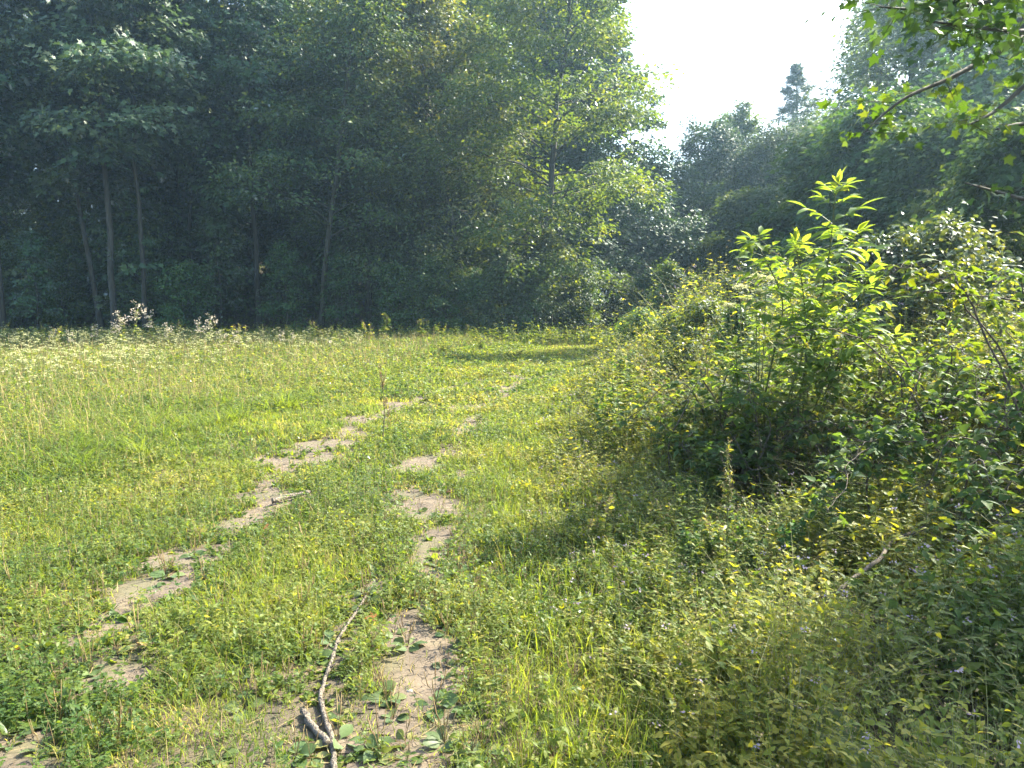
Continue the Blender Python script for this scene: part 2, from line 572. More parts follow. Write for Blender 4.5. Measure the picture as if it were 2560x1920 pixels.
def grid(g, xs, ys, zf, keep=None):
    X, Y = np.meshgrid(xs, ys)
    Z = zf(X, Y)
    nx, ny = len(xs), len(ys)
    V = np.stack([X, Y, Z], -1).reshape(-1, 3)
    i = np.arange(nx * ny).reshape(ny, nx)
    a, b, c, d = i[:-1, :-1].ravel(), i[:-1, 1:].ravel(), i[1:, 1:].ravel(), i[1:, :-1].ravel()
    if keep is not None:
        k = keep((X[:-1, :-1] + X[1:, 1:]) / 2, (Y[:-1, :-1] + Y[1:, 1:]) / 2).ravel()
        a, b, c, d = a[k], b[k], c[k], d[k]
    T = np.concatenate([np.stack([a, b, c], 1), np.stack([a, c, d], 1)])
    if keep is not None:
        u, inv = np.unique(T, return_inverse=True)
        V, T = V[u], inv.reshape(-1, 3)
    g.add(V, T)


def cuts(lo, a, b, hi, fine, n):
    return np.unique(np.concatenate([-np.geomspace(-(lo - a) + 1, 1, n) + 1 + a, np.arange(a, b, fine), b + np.geomspace(1, hi - b + 1, n) - 1]))


grid(g, cuts(-500, -8, 7, 500, 0.12, 40), cuts(-60, 1.0, 26, 900, 0.12, 40), gz)
ground = link('ground', g.mesh('ground', M['turf'], True))
tag(ground, 'level clearing floor of thin turf and dry earth', None, None, 'structure')
g = Geo()


def soil_z(x, y):
    b = sstep(0.2, 0.7, bare(x, y))
    return gz(x, y) + 0.004 + 0.012 * b * (fbm(x, y, 9, 4) - 0.2)


grid(g, np.arange(-4.2, 1.6, 0.025), np.arange(2.2, 20, 0.03), soil_z, lambda x, y: bare(x, y) > 0.16)
track = link('path', g.mesh('path', M['soil'], True))
tag(track, 'two worn ruts of dry cracked earth through the grass', None, None, 'structure')

# ------------------------------------------------------------------ trees


def make_tree(seed, H, r0, cb, Rc, nl, prof, tpl, ls, per, spread, flat=0.35, up=0.5, droop=0.25, lean=(0, 0),
              wob=0.25, rise=(15, 60), nsec=6, lmat='maple', bmat='bark', twig=0.5, face=0.6, trunk_top=1.0):
    """returns (trunk mesh with its limbs, crown mesh of single leaves)"""
    r = np.random.default_rng(seed)
    gt, gl = Geo(), Geo()
    K = 14
    t = np.linspace(0, 1, K)
    wx = np.cumsum(r.normal(0, wob, K)) * 0.4
    wy = np.cumsum(r.normal(0, wob, K)) * 0.4
    tp = np.stack([lean[0] * t * H * .2 + (wx - wx[0]) * t ** .5, lean[1] * t * H * .2 + (wy - wy[0]) * t ** .5, t * H * trunk_top], 1)
    tp[0, 2] = -0.5
    rad = r0 * ((1 - t) ** 0.75 * 0.95 + 0.05)
    rad[0] *= 1.5
    tube(gt, tp, rad, 9)
    C, D, SZ = [], [], []
    for i in range(nl):
        u = cb + (0.985 - cb) * ((i + r.random()) / nl) ** 0.9
        p0 = np.array([np.interp(u, t, tp[:, k]) for k in range(3)])
        az = i * 2.399 + r.normal(0, 0.4)
        q = (u - cb) / (1 - cb)
        L = Rc * prof(q) * r.uniform(0.72, 1.15)
        el = R(rise[0] + (rise[1] - rise[0]) * q + r.normal(0, 9))
        d = np.array([math.cos(az) * math.cos(el), math.sin(az) * math.cos(el), math.sin(el)])
        n = 7
        s = np.linspace(0, 1, n)
        lp = p0 + d * (s * L)[:, None]
        lp[:, 2] -= droop * L * s ** 2.2
        lp[1:] += r.normal(0, 0.05 * L, (n - 1, 3)) * s[1:, None]
        rl = max(0.012, 0.34 * np.interp(u, t, rad)) * min(1.2, 0.5 + L / 5)
        tube(gt, lp, rl * (1 - 0.85 * s), 5, cap=False)
        for k in range(nsec):
            f = 0.25 + 0.75 * (k + r.random()) / nsec
            b = np.array([np.interp(f, s, lp[:, c]) for c in range(3)])
            sd = (1 if k % 2 else -1) * R(r.uniform(25, 75))
            dh = math.atan2(lp[-1, 1] - lp[0, 1], lp[-1, 0] - lp[0, 0]) + sd
            sl_ = L * (0.42 * (1 - f) + 0.16) * r.uniform(.7, 1.3)
            e2 = R(r.normal(8, 16)) + el * 0.3
            dd = np.array([math.cos(dh) * math.cos(e2), math.sin(dh) * math.cos(e2), math.sin(e2)])
            pts = b + dd * np.linspace(0, sl_, 4)[:, None]
            pts[:, 2] -= droop * 0.6 * sl_ * np.linspace(0, 1, 4) ** 2
            tube(gt, pts, max(rl * 0.35 * (1 - .6 * f), .006) * np.array([1, .8, .5, .2]), 3, cap=False)
            for ff in (0.5, 1.0):
                C.append(b + (pts[-1] - b) * ff)
                D.append(dd)
                SZ.append(.45 + .55 * min(1, L / Rc))
        C.append(lp[-1])
        D.append(nrm((lp[-1] - lp[-2])))
        SZ.append(.40 + .5 * min(1, L / Rc))
    for i in range(int(26 * cb)):
        u = r.uniform(.04, cb)
        p0 = np.array([np.interp(u, t, tp[:, k]) for k in range(3)])
        a = r.uniform(0, 6.283)
        d = np.array([math.cos(a), math.sin(a), r.uniform(-.2, .5)])
        e_ = p0 + d * r.uniform(.3, 1.3) * min(1, H / 12)
        tube(gt, np.array([p0, (p0 + e_) / 2 + [0, 0, .05], e_]), np.array([.014, .010, .004]) * min(1, H / 12), 3, cap=False)
        C.append(e_)
        D.append(d)
        SZ.append(.42)
    C, D, SZ = np.array(C), np.array(D), np.array(SZ)
    n = len(C)
    cnt = np.maximum(3, r.poisson(per * SZ * .95, n) * (r.random(n) > 0.08))
    sz_ = r.uniform(.55, 1.05, n)
    tilt = r.normal(0, .42, (n, 3))
    idx = np.repeat(np.arange(n), cnt)
    N = len(idx)
    off = np.clip(r.normal(0, 1, (N, 3)), -2.2, 2.2) * np.array([1, 1, flat]) * spread * (SZ * sz_)[idx, None]
    P = C[idx] + off
    P[:, 2] -= 0.16 * np.linalg.norm(off[:, :2], axis=1) + (off[:, :2] * tilt[idx, :2]).sum(1)
    F = D[idx] * 0.5 + off / spread * 0.5 + r.normal(0, 0.5, (N, 3))
    F[:, 2] = F[:, 2] * 0.5 - 0.28
    ax_ = np.column_stack([np.interp(P[:, 2], tp[:, 2], tp[:, 0]), np.interp(P[:, 2], tp[:, 2], tp[:, 1])])
    outw = np.column_stack([nrm(P[:, :2] - ax_), np.zeros(N)])
    U = r.normal(0, face * .6, (N, 3)) + tilt[idx] + outw * .75 + np.array([0, 0, 1])
    cv = r.normal(0.45, 0.24, n)
    leaves(gl, tpl, P, F, U, ls * 1.38 * r.uniform(0.6, 1.25, N), 0, np.clip(cv[idx] + r.normal(0, 0.14, N), 0, 1))
    return gt.mesh('trunk', M[bmat], True), gl.mesh('crown', M[lmat])


dome = lambda q: (0.62 + 0.75 * q - 1.25 * q * q + 0.05)
column_ = lambda q: 1.0 - 0.72 * q ** 2.2
cone = lambda q: (1.0 - q) ** 0.8 * 0.97 + 0.05
ball = lambda q: math.sqrt(max(0.02, 1 - (1.7 * q - 0.75) ** 2 * 0.9))

V = {
    'A1': make_tree(1, 19, .145, .36, 4.6, 34, dome, L_STAR, .20, 34, .50, .30, lmat='maple', nsec=7, rise=(5, 60), wob=.4),
    'A2': make_tree(2, 18, .105, .40, 4.2, 32, dome, L_STAR, .19, 36, .48, .28, lmat='maple', nsec=7, rise=(0, 60), wob=.55),
    'A3': make_tree(3, 20, .13, .34, 5.0, 36, dome, L_STAR, .19, 34, .52, .30, lmat='maple', nsec=7, rise=(8, 55), lean=(-.5, 0)),
    'B1': make_tree(4, 18, .15, .16, 4.4, 52, column_, L_SIMPLE, .15, 36, .46, .36, lmat='horn', nsec=8, rise=(15, 65)),
    'B2': make_tree(5, 17, .13, .12, 4.0, 50, column_, L_SIMPLE, .15, 36, .46, .36, lmat='horn', nsec=8, rise=(20, 65), lean=(.4, 0), wob=.35),
    'B3': make_tree(6, 19, .14, .22, 4.6, 50, column_, L_SIMPLE, .15, 34, .48, .36, lmat='horn', nsec=8, rise=(25, 65), lean=(.8, -.3)),
    'B4': make_tree(26, 19, .17, .05, 4.7, 74, lambda q: .62 + .42 * math.sin(math.pi * min(1, q * 1.15)) - .55 * max(0, q - .7), L_SIMPLE, .15, 46, .44, .36, lmat='sunny', nsec=8, rise=(5, 65), lean=(.3, 0), wob=.4),
    'C1': make_tree(7, 6.5, .05, .20, 1.7, 24, dome, L_STAR, .16, 16, .28, .3, lmat='maple', nsec=4, wob=.2),
    'C2': make_tree(8, 5.0, .04, .12, 1.8, 24, dome, L_SIMPLE, .13, 20, .28, .4, lmat='horn', nsec=4, wob=.2),
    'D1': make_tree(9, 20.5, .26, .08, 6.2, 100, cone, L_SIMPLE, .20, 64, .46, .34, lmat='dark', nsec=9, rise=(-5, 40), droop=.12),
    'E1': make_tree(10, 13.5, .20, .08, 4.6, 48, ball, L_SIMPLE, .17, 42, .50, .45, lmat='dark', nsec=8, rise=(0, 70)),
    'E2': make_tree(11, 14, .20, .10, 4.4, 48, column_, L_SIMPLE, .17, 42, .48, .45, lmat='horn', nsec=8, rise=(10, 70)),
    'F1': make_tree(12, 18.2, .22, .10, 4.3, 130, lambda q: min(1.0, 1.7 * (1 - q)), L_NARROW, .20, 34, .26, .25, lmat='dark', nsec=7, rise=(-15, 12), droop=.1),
    'G1': make_tree(13, 14.5, .20, .12, 3.8, 52, column_, L_NARROW, .19, 46, .52, .6, lmat='pale', nsec=8, rise=(35, 75), droop=.1, face=.9),
    'G2': make_tree(14, 15.5, .20, .15, 4.0, 50, dome, L_SIMPLE, .15, 42, .52, .55, lmat='pale', nsec=8, rise=(30, 75), droop=.1, face=.9),
    'H1': make_tree(15, 6.0, .10, .04, 3.4, 54, ball, L_HEART, .14, 46, .36, .45, lmat='thicket', nsec=8, rise=(-5, 75), droop=.35),
    'H2': make_tree(16, 5.2, .10, .04, 3.0, 50, dome, L_HEART, .12, 50, .33, .5, lmat='vine', nsec=8, rise=(0, 75), droop=.4),
    'S1': make_tree(17, 3.2, .035, .05, 1.3, 34, dome, L_SIMPLE, .11, 20, .20, .5, lmat='pale', nsec=4, rise=(20, 75), droop=.2, wob=.1),
    'S3': make_tree(19, 3.4, .035, .03, 1.15, 40, column_, L_SIMPLE, .10, 22, .20, .9, lmat='horn', nsec=5, rise=(35, 80), droop=.05, wob=.15),
    'S4': make_tree(20, 3.2, .035, .05, 1.6, 34, ball, L_OVAL, .12, 24, .26, .5, lmat='dark', nsec=4, rise=(10, 75), droop=.25, wob=.1),
    'S2': make_tree(18, 3.0, .035, .05, 1.5, 34, ball, L_OVAL, .11, 22, .22, .5, lmat='horn', nsec=4, rise=(10, 75), droop=.25, wob=.1),
}


def tree(name, kind, px, depth, label, cat, group=None, s=1.0, rz=None, dz=0.0):
    x, y = (px - 1106) / FPX * depth, depth
    o = empty(name, (x, y, float(gz(x, y)) + dz), rng.random() * 6.28 if rz is None else rz, s)
    tag(o, label, cat, group)
    a, b = V[kind]
    link('trunk', a, o)
    link('crown', b, o)
    return o


LW, RW, SH = 'trees of the shaded wood on the left', 'trees of the wood on the right', 'shrubs along the wood edge'
# front of the left wood, trunks one can follow
for px, d, k, s, rz, lab in [
    (-150, 31, 'A2', 1.0, .3, 'maple at the far left edge, its boughs reaching into the picture'),
    (10, 33, 'A1', .95, 2.0, 'slim maple nearest the left border of the shaded wood'),
    (225, 34.5, 'A3', .93, 0.1, 'leaning maple trunk left of the thick trunk behind the tall thistles'),
    (252, 33, 'A1', 1.0, 3.3, 'thick straight trunk of the maple right behind the tallest pink thistles'),
    (316, 33.2, 'A2', 1.06, 5.1, 'winding pale maple trunk standing alone right of the thick trunk'),
    (430, 38, 'A2', 1.0, 1.0, 'dim straight maple trunk deeper in the shade, second right of the winding trunk'),
    (560, 37, 'A1', .95, 4.4, 'maple whose low bough hangs over dark shade in the middle of the left wood'),
    (690, 34.5, 'B3', .97, 5.9, 'slender tree leaning right between the maples and the leafy hornbeams'),
    (800, 37.5, 'B1', 1.0, 0.5, 'leafy hornbeam clothed low down, first right of the open dark trunks'),
    (905, 35.5, 'B2', 1.02, 1.7, 'hornbeam with a thin dark stem in the middle of the leafy wood front'),
    (1015, 35, 'B3', 1.0, 2.9, 'hornbeam with limbs sweeping up to the right beside the sunlit tree'),
    (1160, 34, 'B4', 1.0, 0.4, 'tall hornbeam at the corner of the wood, its right flank bright in the sun'),
]:
    tree('maple_tree' if k[0] == 'A' else 'hornbeam_tree', k, px, d, lab, 'tree', LW, s, rz)
tree('beech_tree', 'D1', 1270, 44, 'tall dark tree sloping down to the sky gap with spiky drooping sprays', 'tree', LW, 1.0, 1.0)
tree('beech_tree', 'D1', 1180, 50, 'dark crown rising behind the sunlit corner hornbeam', 'tree', LW, 1.02, 3.0)
deep = 'slim dark tree deep inside the shaded left wood behind the front trunks'
for row, (d, step, off) in enumerate([(41, 105, 30), (46.5, 120, 80), (53, 130, 10), (60, 150, 60)]):
    for i, px in enumerate(np.arange(-330 + off, 1120, step)):
        k = ['B1', 'B2', 'B1', 'A3', 'B3', 'B2'][(i * 5 + row * 2) % 6] if px > 500 or row > 0 else ['A2', 'A3', 'A1'][(i + row) % 3]
        tree('woodland_tree', k, px + rng.normal(0, 18), d + rng.normal(0, 1.2), deep, 'tree', 'trees deep inside the left wood', rng.uniform(.9, 1.1))
for i in range(46):
    px, d = rng.uniform(-300, 1250), rng.uniform(35.5, 50)
    tree('sapling', ['C1', 'C2', 'S2'][i % 3], px, d, 'dim sapling standing in the darkness between the trunks of the left wood', 'sapling', 'saplings inside the dark wood', rng.uniform(.8, 1.7))
# right of the sky gap
for px, d, k, s, lab in [
    (1500, 47, 'E1', .80, 'rounded dark tree just right of the low point of the sky gap'),
    (1575, 50, 'E2', .92, 'upright tree with a pale feathery top left of the spruce'),
    (1650, 46, 'E1', .75, 'broad dark tree in front of the spruce'),
    (1750, 45, 'E2', .78, 'dull green tree right of the spruce below its tip'),
    (1850, 40, 'G1', 1.12, 'tall airy willow with grey green leaves right of the sky gap'),
    (1955, 30, 'G2', 1.05, 'second airy pale tree, right of the willow'),
    (2080, 30, 'G1', 1.05, 'tall pale tree behind the vine covered thicket on the right'),
    (2200, 29, 'G2', 1.0, 'pale tree at the right border behind the maple leaves'),
    (2330, 27, 'G1', .95, 'pale tree just past the right border'),
]:
    tree('willow_tree' if k[0] == 'G' else 'broadleaf_tree', k, px, d, lab, 'tree', RW, s)
tree('spruce_tree', 'F1', 1692, 57, 'pointed dark spruce standing above the other treetops in the gap', 'tree', RW, 1.0)
for i, (px, d, k) in enumerate([(1400, 62, 'E2'), (1480, 66, 'E1'), (1560, 62, 'E1'), (1640, 64, 'E2'), (1790, 58, 'E1'), (1880, 52, 'E2'), (1990, 46, 'E1'), (2110, 42, 'E2'), (2230, 38, 'E1'), (1720, 52, 'E1')]):
    tree('woodland_tree', k, px, d, 'dark tree far back, closing the gaps between the right hand trees', 'tree', 'trees far back on the right', .85)
# vine covered thicket
for px, d, k, s, lab in [
    (1790, 25, 'H1', .95, 'rounded vine covered shrub below the willow, leftmost of the thicket'),
    (1895, 21, 'H1', .92, 'dense dark thicket shrub behind the bright elder top'),
    (2010, 17.5, 'H1', .74, 'tall vine draped shrub to the right of the elder top'),
    (2130, 14.5, 'H2', .70, 'vine heap with a sunlit yellow green crest near the right border'),
    (2260, 11.5, 'H1', .55, 'shaded leafy mass at the right border above the bramble'),
    (1990, 27, 'H1', 1.2, 'high vine hung shrub under the second pale tree'),
    (2150, 23, 'H1', 1.15, 'highest vine curtain, below the maple branch on the right'),
    (1620, 38, 'H1', .95, 'dark shrub at the foot of the trees below the sky gap'),
    (1700, 33, 'H2', 1.0, 'dark low shrub behind the white umbels'),
]:
    tree('vine_shrub', k, px, d, lab, 'shrub', 'vine covered shrubs on the right', s)
# the far mass of the wood that closes every view between the nearer trunks
r = np.random.default_rng(91)
n = 90000
P = np.column_stack([r.uniform(-95, 75, n), r.uniform(66, 84, n), 15 * r.random(n) ** 1.15])
P[:, 2] += gz(P[:, 0], P[:, 1])
keep = P[:, 2] < 8 + 11 * fbm(P[:, 0], P[:, 1], .12, 3)
P = P[keep]
g = Geo()
leaves(g, L_SIMPLE, P, r.normal(0, 1, (len(P), 3)) + [0, 0, -.3], r.normal(0, .7, (len(P), 3)) + [0, 0, 1], r.uniform(.4, .75, len(P)), 0, np.clip(r.normal(.45, .2, len(P)), 0, 1), 1.3)
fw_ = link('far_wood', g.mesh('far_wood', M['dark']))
tag(fw_, 'dark far wood closing the view behind the nearer trees', 'wood', None, 'stuff')
BANK = [(1375, 15.5, 'S2', .40, 'lowest small shrub on the bank, nearest the far end of the track'),
        (1440, 12.5, 'S3', .36, 'upright small shrub on the bank below the leafy bush'),
        (1530, 11, 'S2', .42, 'round leaved small shrub on the bank left of the elder'),
        (1590, 13.5, 'S4', .50, 'dark small shrub on the bank behind the white umbels'),
        (1490, 9.2, 'S2', .30, 'little shrub in the weeds nearest the left side of the elder'),
        (1600, 9.5, 'S3', .38, 'small shrub directly left of the elder top shoots'),
        (1900, 9.5, 'S4', .55, 'dark shrub behind the elder on its right side'),
        (2050, 9.0, 'S2', .60, 'leafy shrub behind the arching bramble cane')]
# understorey along the edge of the wood
for px, d, k, s, lab in [
    (1085, 31.5, 'S1', 1.1, 'pale sunlit shrub with silvery leaves at the corner of the wood'),
    (1140, 32, 'S1', .95, 'smaller pale shrub right beside the silvery sunlit shrub'),
    (1035, 32.5, 'S2', .8, 'low grey green shrub left of the silvery sunlit shrub'),
    (1195, 33, 'C2', .9, 'young tree with yellow green leaves lit at the wood corner'),
    (1245, 35, 'S4', .8, 'shrub in half shade where the track enters the trees'),
    (1330, 37.5, 'S4', .8, 'dark shrub at the end of the track, right of the half shaded one'),
    (1400, 33, 'S4', .75, 'dark leaved shrub beyond the track just below the sky gap'),
    (1445, 19, 'S3', .68, 'upright leafy bush standing above the weeds right of the track'),
    (1508, 18, 'S3', .56, 'smaller bush touching the upright leafy bush from the right'),
    (620, 33.5, 'C2', .8, 'dim understorey bush in the dark middle of the left wood'),
    (745, 33.5, 'C2', .7, 'low dim bush beside the slender leaning tree'),
    (400, 33, 'S2', .9, 'dark low bush right of the winding maple trunk'),
    (480, 35, 'C1', .9, 'thin sapling with a single pale stem in the dark left wood'),
    (85, 33, 'C1', .7, 'sapling under the boughs near the left border'),
    (150, 35, 'C2', .8, 'dark sapling bush left of the leaning maple trunk'),
    (850, 33.5, 'S2', .9, 'low bush at the foot of the first hornbeam'),
    (960, 33, 'S2', 1.0, 'low bush at the foot of the sweeping hornbeam'),
]:
    tree('sapling' if k[0] == 'C' else 'shrub', k, px, d, lab, 'sapling' if k[0] == 'C' else 'shrub', SH, s)
for px, d, k, s, lab in BANK:
    tree('bank_shrub', k, px, d, lab, 'shrub', 'small shrubs on the bank', s)

# ------------------------------------------------------------------ ground cover (stuff)


def scatter(rho, d0, d1, half=39.0, r=rng):
    """points in the wedge the camera sees; rho(d) per square metre"""
    out = []
    e = np.geomspace(d0, d1, 28)
    for a, b in zip(e[:-1], e[1:]):
        A = R(max(half, 66 - 2.6 * max(0, b - 3)))       # wider close by, so a step aside still meets grass
        n = int(A * (b * b - a * a) * rho((a + b) / 2))
        th = r.uniform(-A, A, n)
        d = np.sqrt(r.uniform(a * a, b * b, n))
        out.append(np.stack([d * np.sin(th), d * np.cos(th)], 1))
    return np.concatenate(out)


def on_ground(P):
    return np.column_stack([P, gz(P[:, 0], P[:, 1])])


def patch(P, s, k=0.0):
    return fbm(P[:, 0] + 31 * k, P[:, 1] - 13 * k, s, 3)


def sprigs(g, P, H, nodes, tpl, ls, mat_leaf, mat_stem, val, lean=0.4, stemw=0.0012, pairs=True, r=rng, tipleaf=True):
    """upright stems with leaves in pairs along them"""
    N = len(P)
    az = r.random(N) * 6.283
    D = np.stack([np.cos(az), np.sin(az), np.zeros(N)], 1)
    b = np.abs(r.normal(0, lean, N))
    K = 4
    t = np.linspace(0, 1, K)
    L = P[:, None] + D[:, None] * (H * b)[:, None, None] * (t ** 1.5)[None, :, None]
    L[..., 2] += H[:, None] * t[None] * (1 - 0.25 * np.minimum(b, 1.2))[:, None]
    S = np.stack([-np.sin(az + .6), np.cos(az + .6), np.zeros(N)], 1)
    dist = np.linalg.norm(P[:, :2], axis=1)
    sw = np.maximum(stemw, dist * 0.00030)
    ribbons(g, L, sw[:, None] * np.array([1.2, 1, .8, .3])[None], S, mat_stem, np.clip(val + r.normal(0, .15, N), 0, 1))
    for k in range(nodes):
        u = (0.25 + 0.75 * (k + r.random(N) * 0.6) / nodes) * (K - 1)
        i = np.minimum(u.astype(int), K - 2)
        f = (u - i)[:, None]
        Q = L[np.arange(N), i] * (1 - f) + L[np.arange(N), i + 1] * f
        a0 = r.random(N) * 6.283
        for sgn in ((0, math.pi) if pairs else (0,)):
            a = a0 + sgn + r.normal(0, .3, N)
            el = r.normal(0.15, 0.35, N)
            F = np.stack([np.cos(a) * np.cos(el), np.sin(a) * np.cos(el), np.sin(el)], 1)
            U = np.array([0, 0, 1.0]) + r.normal(0, .35, (N, 3))
            leaves(g, tpl, Q, F, U, ls * (1.15 - 0.5 * u / (K - 1)) * r.uniform(.6, 1.3, N), mat_leaf, np.clip(val + r.normal(0, .12, N), 0, 1))
    return L


def heads(g, P, size, mat, val, n=6, r=rng, flat=0.5):
    """loose little flower heads: n tiny petals round every point"""
    N = len(P)
    for k in range(n):
        o = r.normal(0, 1, (N, 3)) * np.array([1, 1, flat])
        F = nrm(o + r.normal(0, .4, (N, 3)))
        leaves(g, L_SIMPLE, P + o * (size * .45)[:, None], F, r.normal(0, 1, (N, 3)) + np.array([0, 0, .6]), size * r.uniform(.6, 1.1, N), mat,
               np.clip(val + r.normal(0, .2, N), 0, 1), 1.3)


G_MATS = [M['grass'], M['straw']]
STICKS = [[(728, 1685), (712, 1590), (700, 1500), (722, 1410), (765, 1330), (808, 1262)], [(706, 1612), (676, 1568), (655, 1540)], [(588, 1090), (630, 1080), (668, 1072)]]


def stick_clear(P):
    f = np.ones(len(P))
    for st in STICKS:
        w_ = poly([gp(*p)[:2] for p in st], 30)
        d2 = np.full(len(P), 9.0)
        for a in w_:
            d2 = np.minimum(d2, np.hypot(P[:, 0] - a[0], np.where(P[:, 1] < a[1], .45, 1) * (P[:, 1] - a[1])))
        f = np.minimum(f, .08 + .92 * sstep(.03, .16, d2))
    return f


# 1 tall meadow grass, left of the track
P = scatter(lambda d: min(2600, 2600 * (6 / d) ** 1.15), 1.5, 29)
q = left_edge(P[:, 1]) - P[:, 0]
lim = 27.5 + 1.2 * (fbm(P[:, 0], P[:, 1], .5) - .5) * 2
keep = (q + 1.2 * (patch(P, .8) - .5) * 2 * .6 > rng.uniform(-.3, .5, len(P))) & (P[:, 1] < lim) & (P[:, 0] < right_edge(P[:, 1]))
P, q = P[keep], q[keep]
P3 = on_ground(P)
dist = np.linalg.norm(P, axis=1)
pn = patch(P, .45, 1)
H = (0.08 + 0.18 * sstep(-.2, 2.2, q) * (0.55 + .9 * pn)) * rng.uniform(.55, 1.25, len(P)) * (1 + .35 * sstep(10, 20, P[:, 1]))
g = Geo()
val = np.clip(.02 + .62 * patch(P, .9, 2) + rng.normal(0, .17, len(P)), 0, 1)
blades(g, P3, H * rng.uniform(.5, 1.1, len(P)), np.maximum(.0022, dist * .00042) * rng.uniform(.7, 1.5, len(P)), 0, val, .85)
T_ = scatter(lambda d: 9 if 4.5 < d < 12 else 1, 3.6, 16)
T_ = T_[(left_edge(T_[:, 1]) - T_[:, 0] > .25) & (rng.random(len(T_)) < .75)]
tb = np.repeat(np.arange(len(T_)), 46)
Tp = on_ground(T_[tb] + rng.normal(0, .07, (len(tb), 2)))
td = np.linalg.norm(Tp[:, :2], axis=1)
blades(g, Tp, rng.uniform(.22, .48, len(tb)) * rng.uniform(.7, 1.1, len(T_))[tb], np.maximum(.0028, td * .00042), 0, np.clip(rng.uniform(.1, .55, len(T_))[tb] + rng.normal(0, .1, len(tb)), 0, 1), 1.0)
# seed stalks standing over the blades
k = rng.random(len(P)) < .055 * (1 + 1.0 * (q > .8))
n = k.sum()
hs_ = H[k] * rng.uniform(1.2, 1.7, n)
blades(g, P3[k], hs_, np.maximum(.0012, dist[k] * .00032), 1, rng.uniform(.5, 1, n), .3)
k = rng.random(len(P)) < .34
n = k.sum()
sprigs(g, P3[k], H[k] * rng.uniform(.6, 1.2, n), 6, L_OVAL, np.maximum(.028, dist[k] * .0042) * rng.uniform(.7, 1.4, n), 2, 3, np.clip(val[k] + .1, 0, 1), .4)
mg = link('tall_grass', g.mesh('tall_grass', G_MATS + [M['herb'], M['stem']]))
tag(mg, 'tall yellow green meadow grass covering the left of the clearing', 'grass', None, 'stuff')

# 2 short trodden turf of the track
P = scatter(lambda d: min(3600, 3600 * (4.5 / d) ** 1.2), 1.3, 32)
q1, q2 = P[:, 0] - left_edge(P[:, 1]), right_edge(P[:, 1]) - P[:, 0]
b = bare(P[:, 0], P[:, 1])
keep = (q1 > -.5) & (q2 > -.6) & (rng.random(len(P)) > 1.04 * sstep(-.05, .85, b)) & (P[:, 1] < 31)
P, b = P[keep], b[keep]
P3, dist = on_ground(P), np.linalg.norm(P, axis=1)
pn = patch(P, 1.1, 3)
H = (.030 + .085 * pn ** 1.5 * 1.6 * (1 - .6 * sstep(0, .5, b))) * rng.uniform(.5, 1.5, len(P)) * stick_clear(P)
g = Geo()
val = np.clip(-.05 + 1.05 * patch(P, 1.6, 4) + rng.normal(0, .18, len(P)) + .15 * sstep(.1, .4, b), 0, 1)
blades(g, P3, H, np.maximum(.0016, dist * .00036) * rng.uniform(.7, 1.4, len(P)), 0, val, .7)
k = rng.random(len(P)) < .038
blades(g, P3[k], rng.uniform(.08, .22, k.sum()) * stick_clear(P[k]), np.maximum(.0011, dist[k] * .0003), 1, rng.uniform(.2, .9, k.sum()), .25)
k = rng.random(len(P)) < .05 + .25 * sstep(.1, .5, b)
n = k.sum()
az = rng.random(n) * 6.283
D = np.stack([np.cos(az), np.sin(az), rng.normal(.05, .12, n)], 1)
Lp = P3[k][:, None] + [0, 0, .012] + D[:, None] * (rng.uniform(.03, .11, n)[:, None, None] * np.linspace(0, 1, 4)[None, :, None])
ribbons(g, Lp, np.maximum(.0014, dist[k] * .0003)[:, None] * np.ones((1, 4)), np.stack([-np.sin(az), np.cos(az), az * 0], 1), 1, rng.uniform(.0, 1, n))
tt = link('short_grass', g.mesh('short_grass', G_MATS))
tag(tt, 'short trodden grass growing over the track', 'grass', None, 'stuff')

# 3 creeping herbs with tiny leaves over the track and along its sides
P = scatter(lambda d: min(1050, 1050 * (4 / d) ** 1.45), 1.3, 22)
q1, q2 = P[:, 0] - left_edge(P[:, 1]), right_edge(P[:, 1]) - P[:, 0]
b = bare(P[:, 0], P[:, 1])
keep = (q1 > -1.6) & (q2 > -.5) & (rng.random(len(P)) > 1.06 * sstep(-.1, .75, b)) & (patch(P, 1.3, 5) > rng.uniform(.2, .6, len(P)))
P = P[keep]
P3, dist = on_ground(P), np.linalg.norm(P, axis=1)
g = Geo()
H = rng.uniform(.04, .19, len(P)) * (.35 + 1.4 * patch(P, 1.3, 6)) * stick_clear(P)
val = np.clip(-.15 + 1.2 * patch(P, 1.2, 7) + rng.normal(0, .15, len(P)), 0, 1)
sprigs(g, P3, H, 5, L_OVAL, np.maximum(.025, dist * .0040) * rng.uniform(.5, 1.6, len(P)), 0, 1, val, .7)
P = scatter(lambda d: min(260, 260 * (4 / d) ** 1.6), 1.5, 20)
q1, q2 = P[:, 0] - left_edge(P[:, 1]), right_edge(P[:, 1]) - P[:, 0]
b = bare(P[:, 0], P[:, 1])
keep = (q1 > -2.5) & (q2 > -.9) & (rng.random(len(P)) > 1.05 * sstep(.3, .8, b)) & (patch(P, 1.0, 15) > rng.uniform(.42, .62, len(P)))
P = P[keep]
P3, dist = on_ground(P), np.linalg.norm(P, axis=1)
val = np.clip(rng.normal(.25, .2, len(P)), 0, 1)
for k in range(6):
    a = rng.random(len(P)) * 6.283
    el = rng.uniform(.2, 1.1, len(P))
    F = np.stack([np.cos(a) * np.cos(el), np.sin(a) * np.cos(el), np.sin(el)], 1)
    leaves(g, L_LANCE if k % 2 else L_OVAL, P3, F, np.array([0, 0, 1.]) + rng.normal(0, .3, (len(P), 3)), np.maximum(.05, dist * .006) * rng.uniform(.5, 1.5, len(P)) * stick_clear(P), 0, np.clip(val + rng.normal(0, .12, len(P)), 0, 1), 1.1)
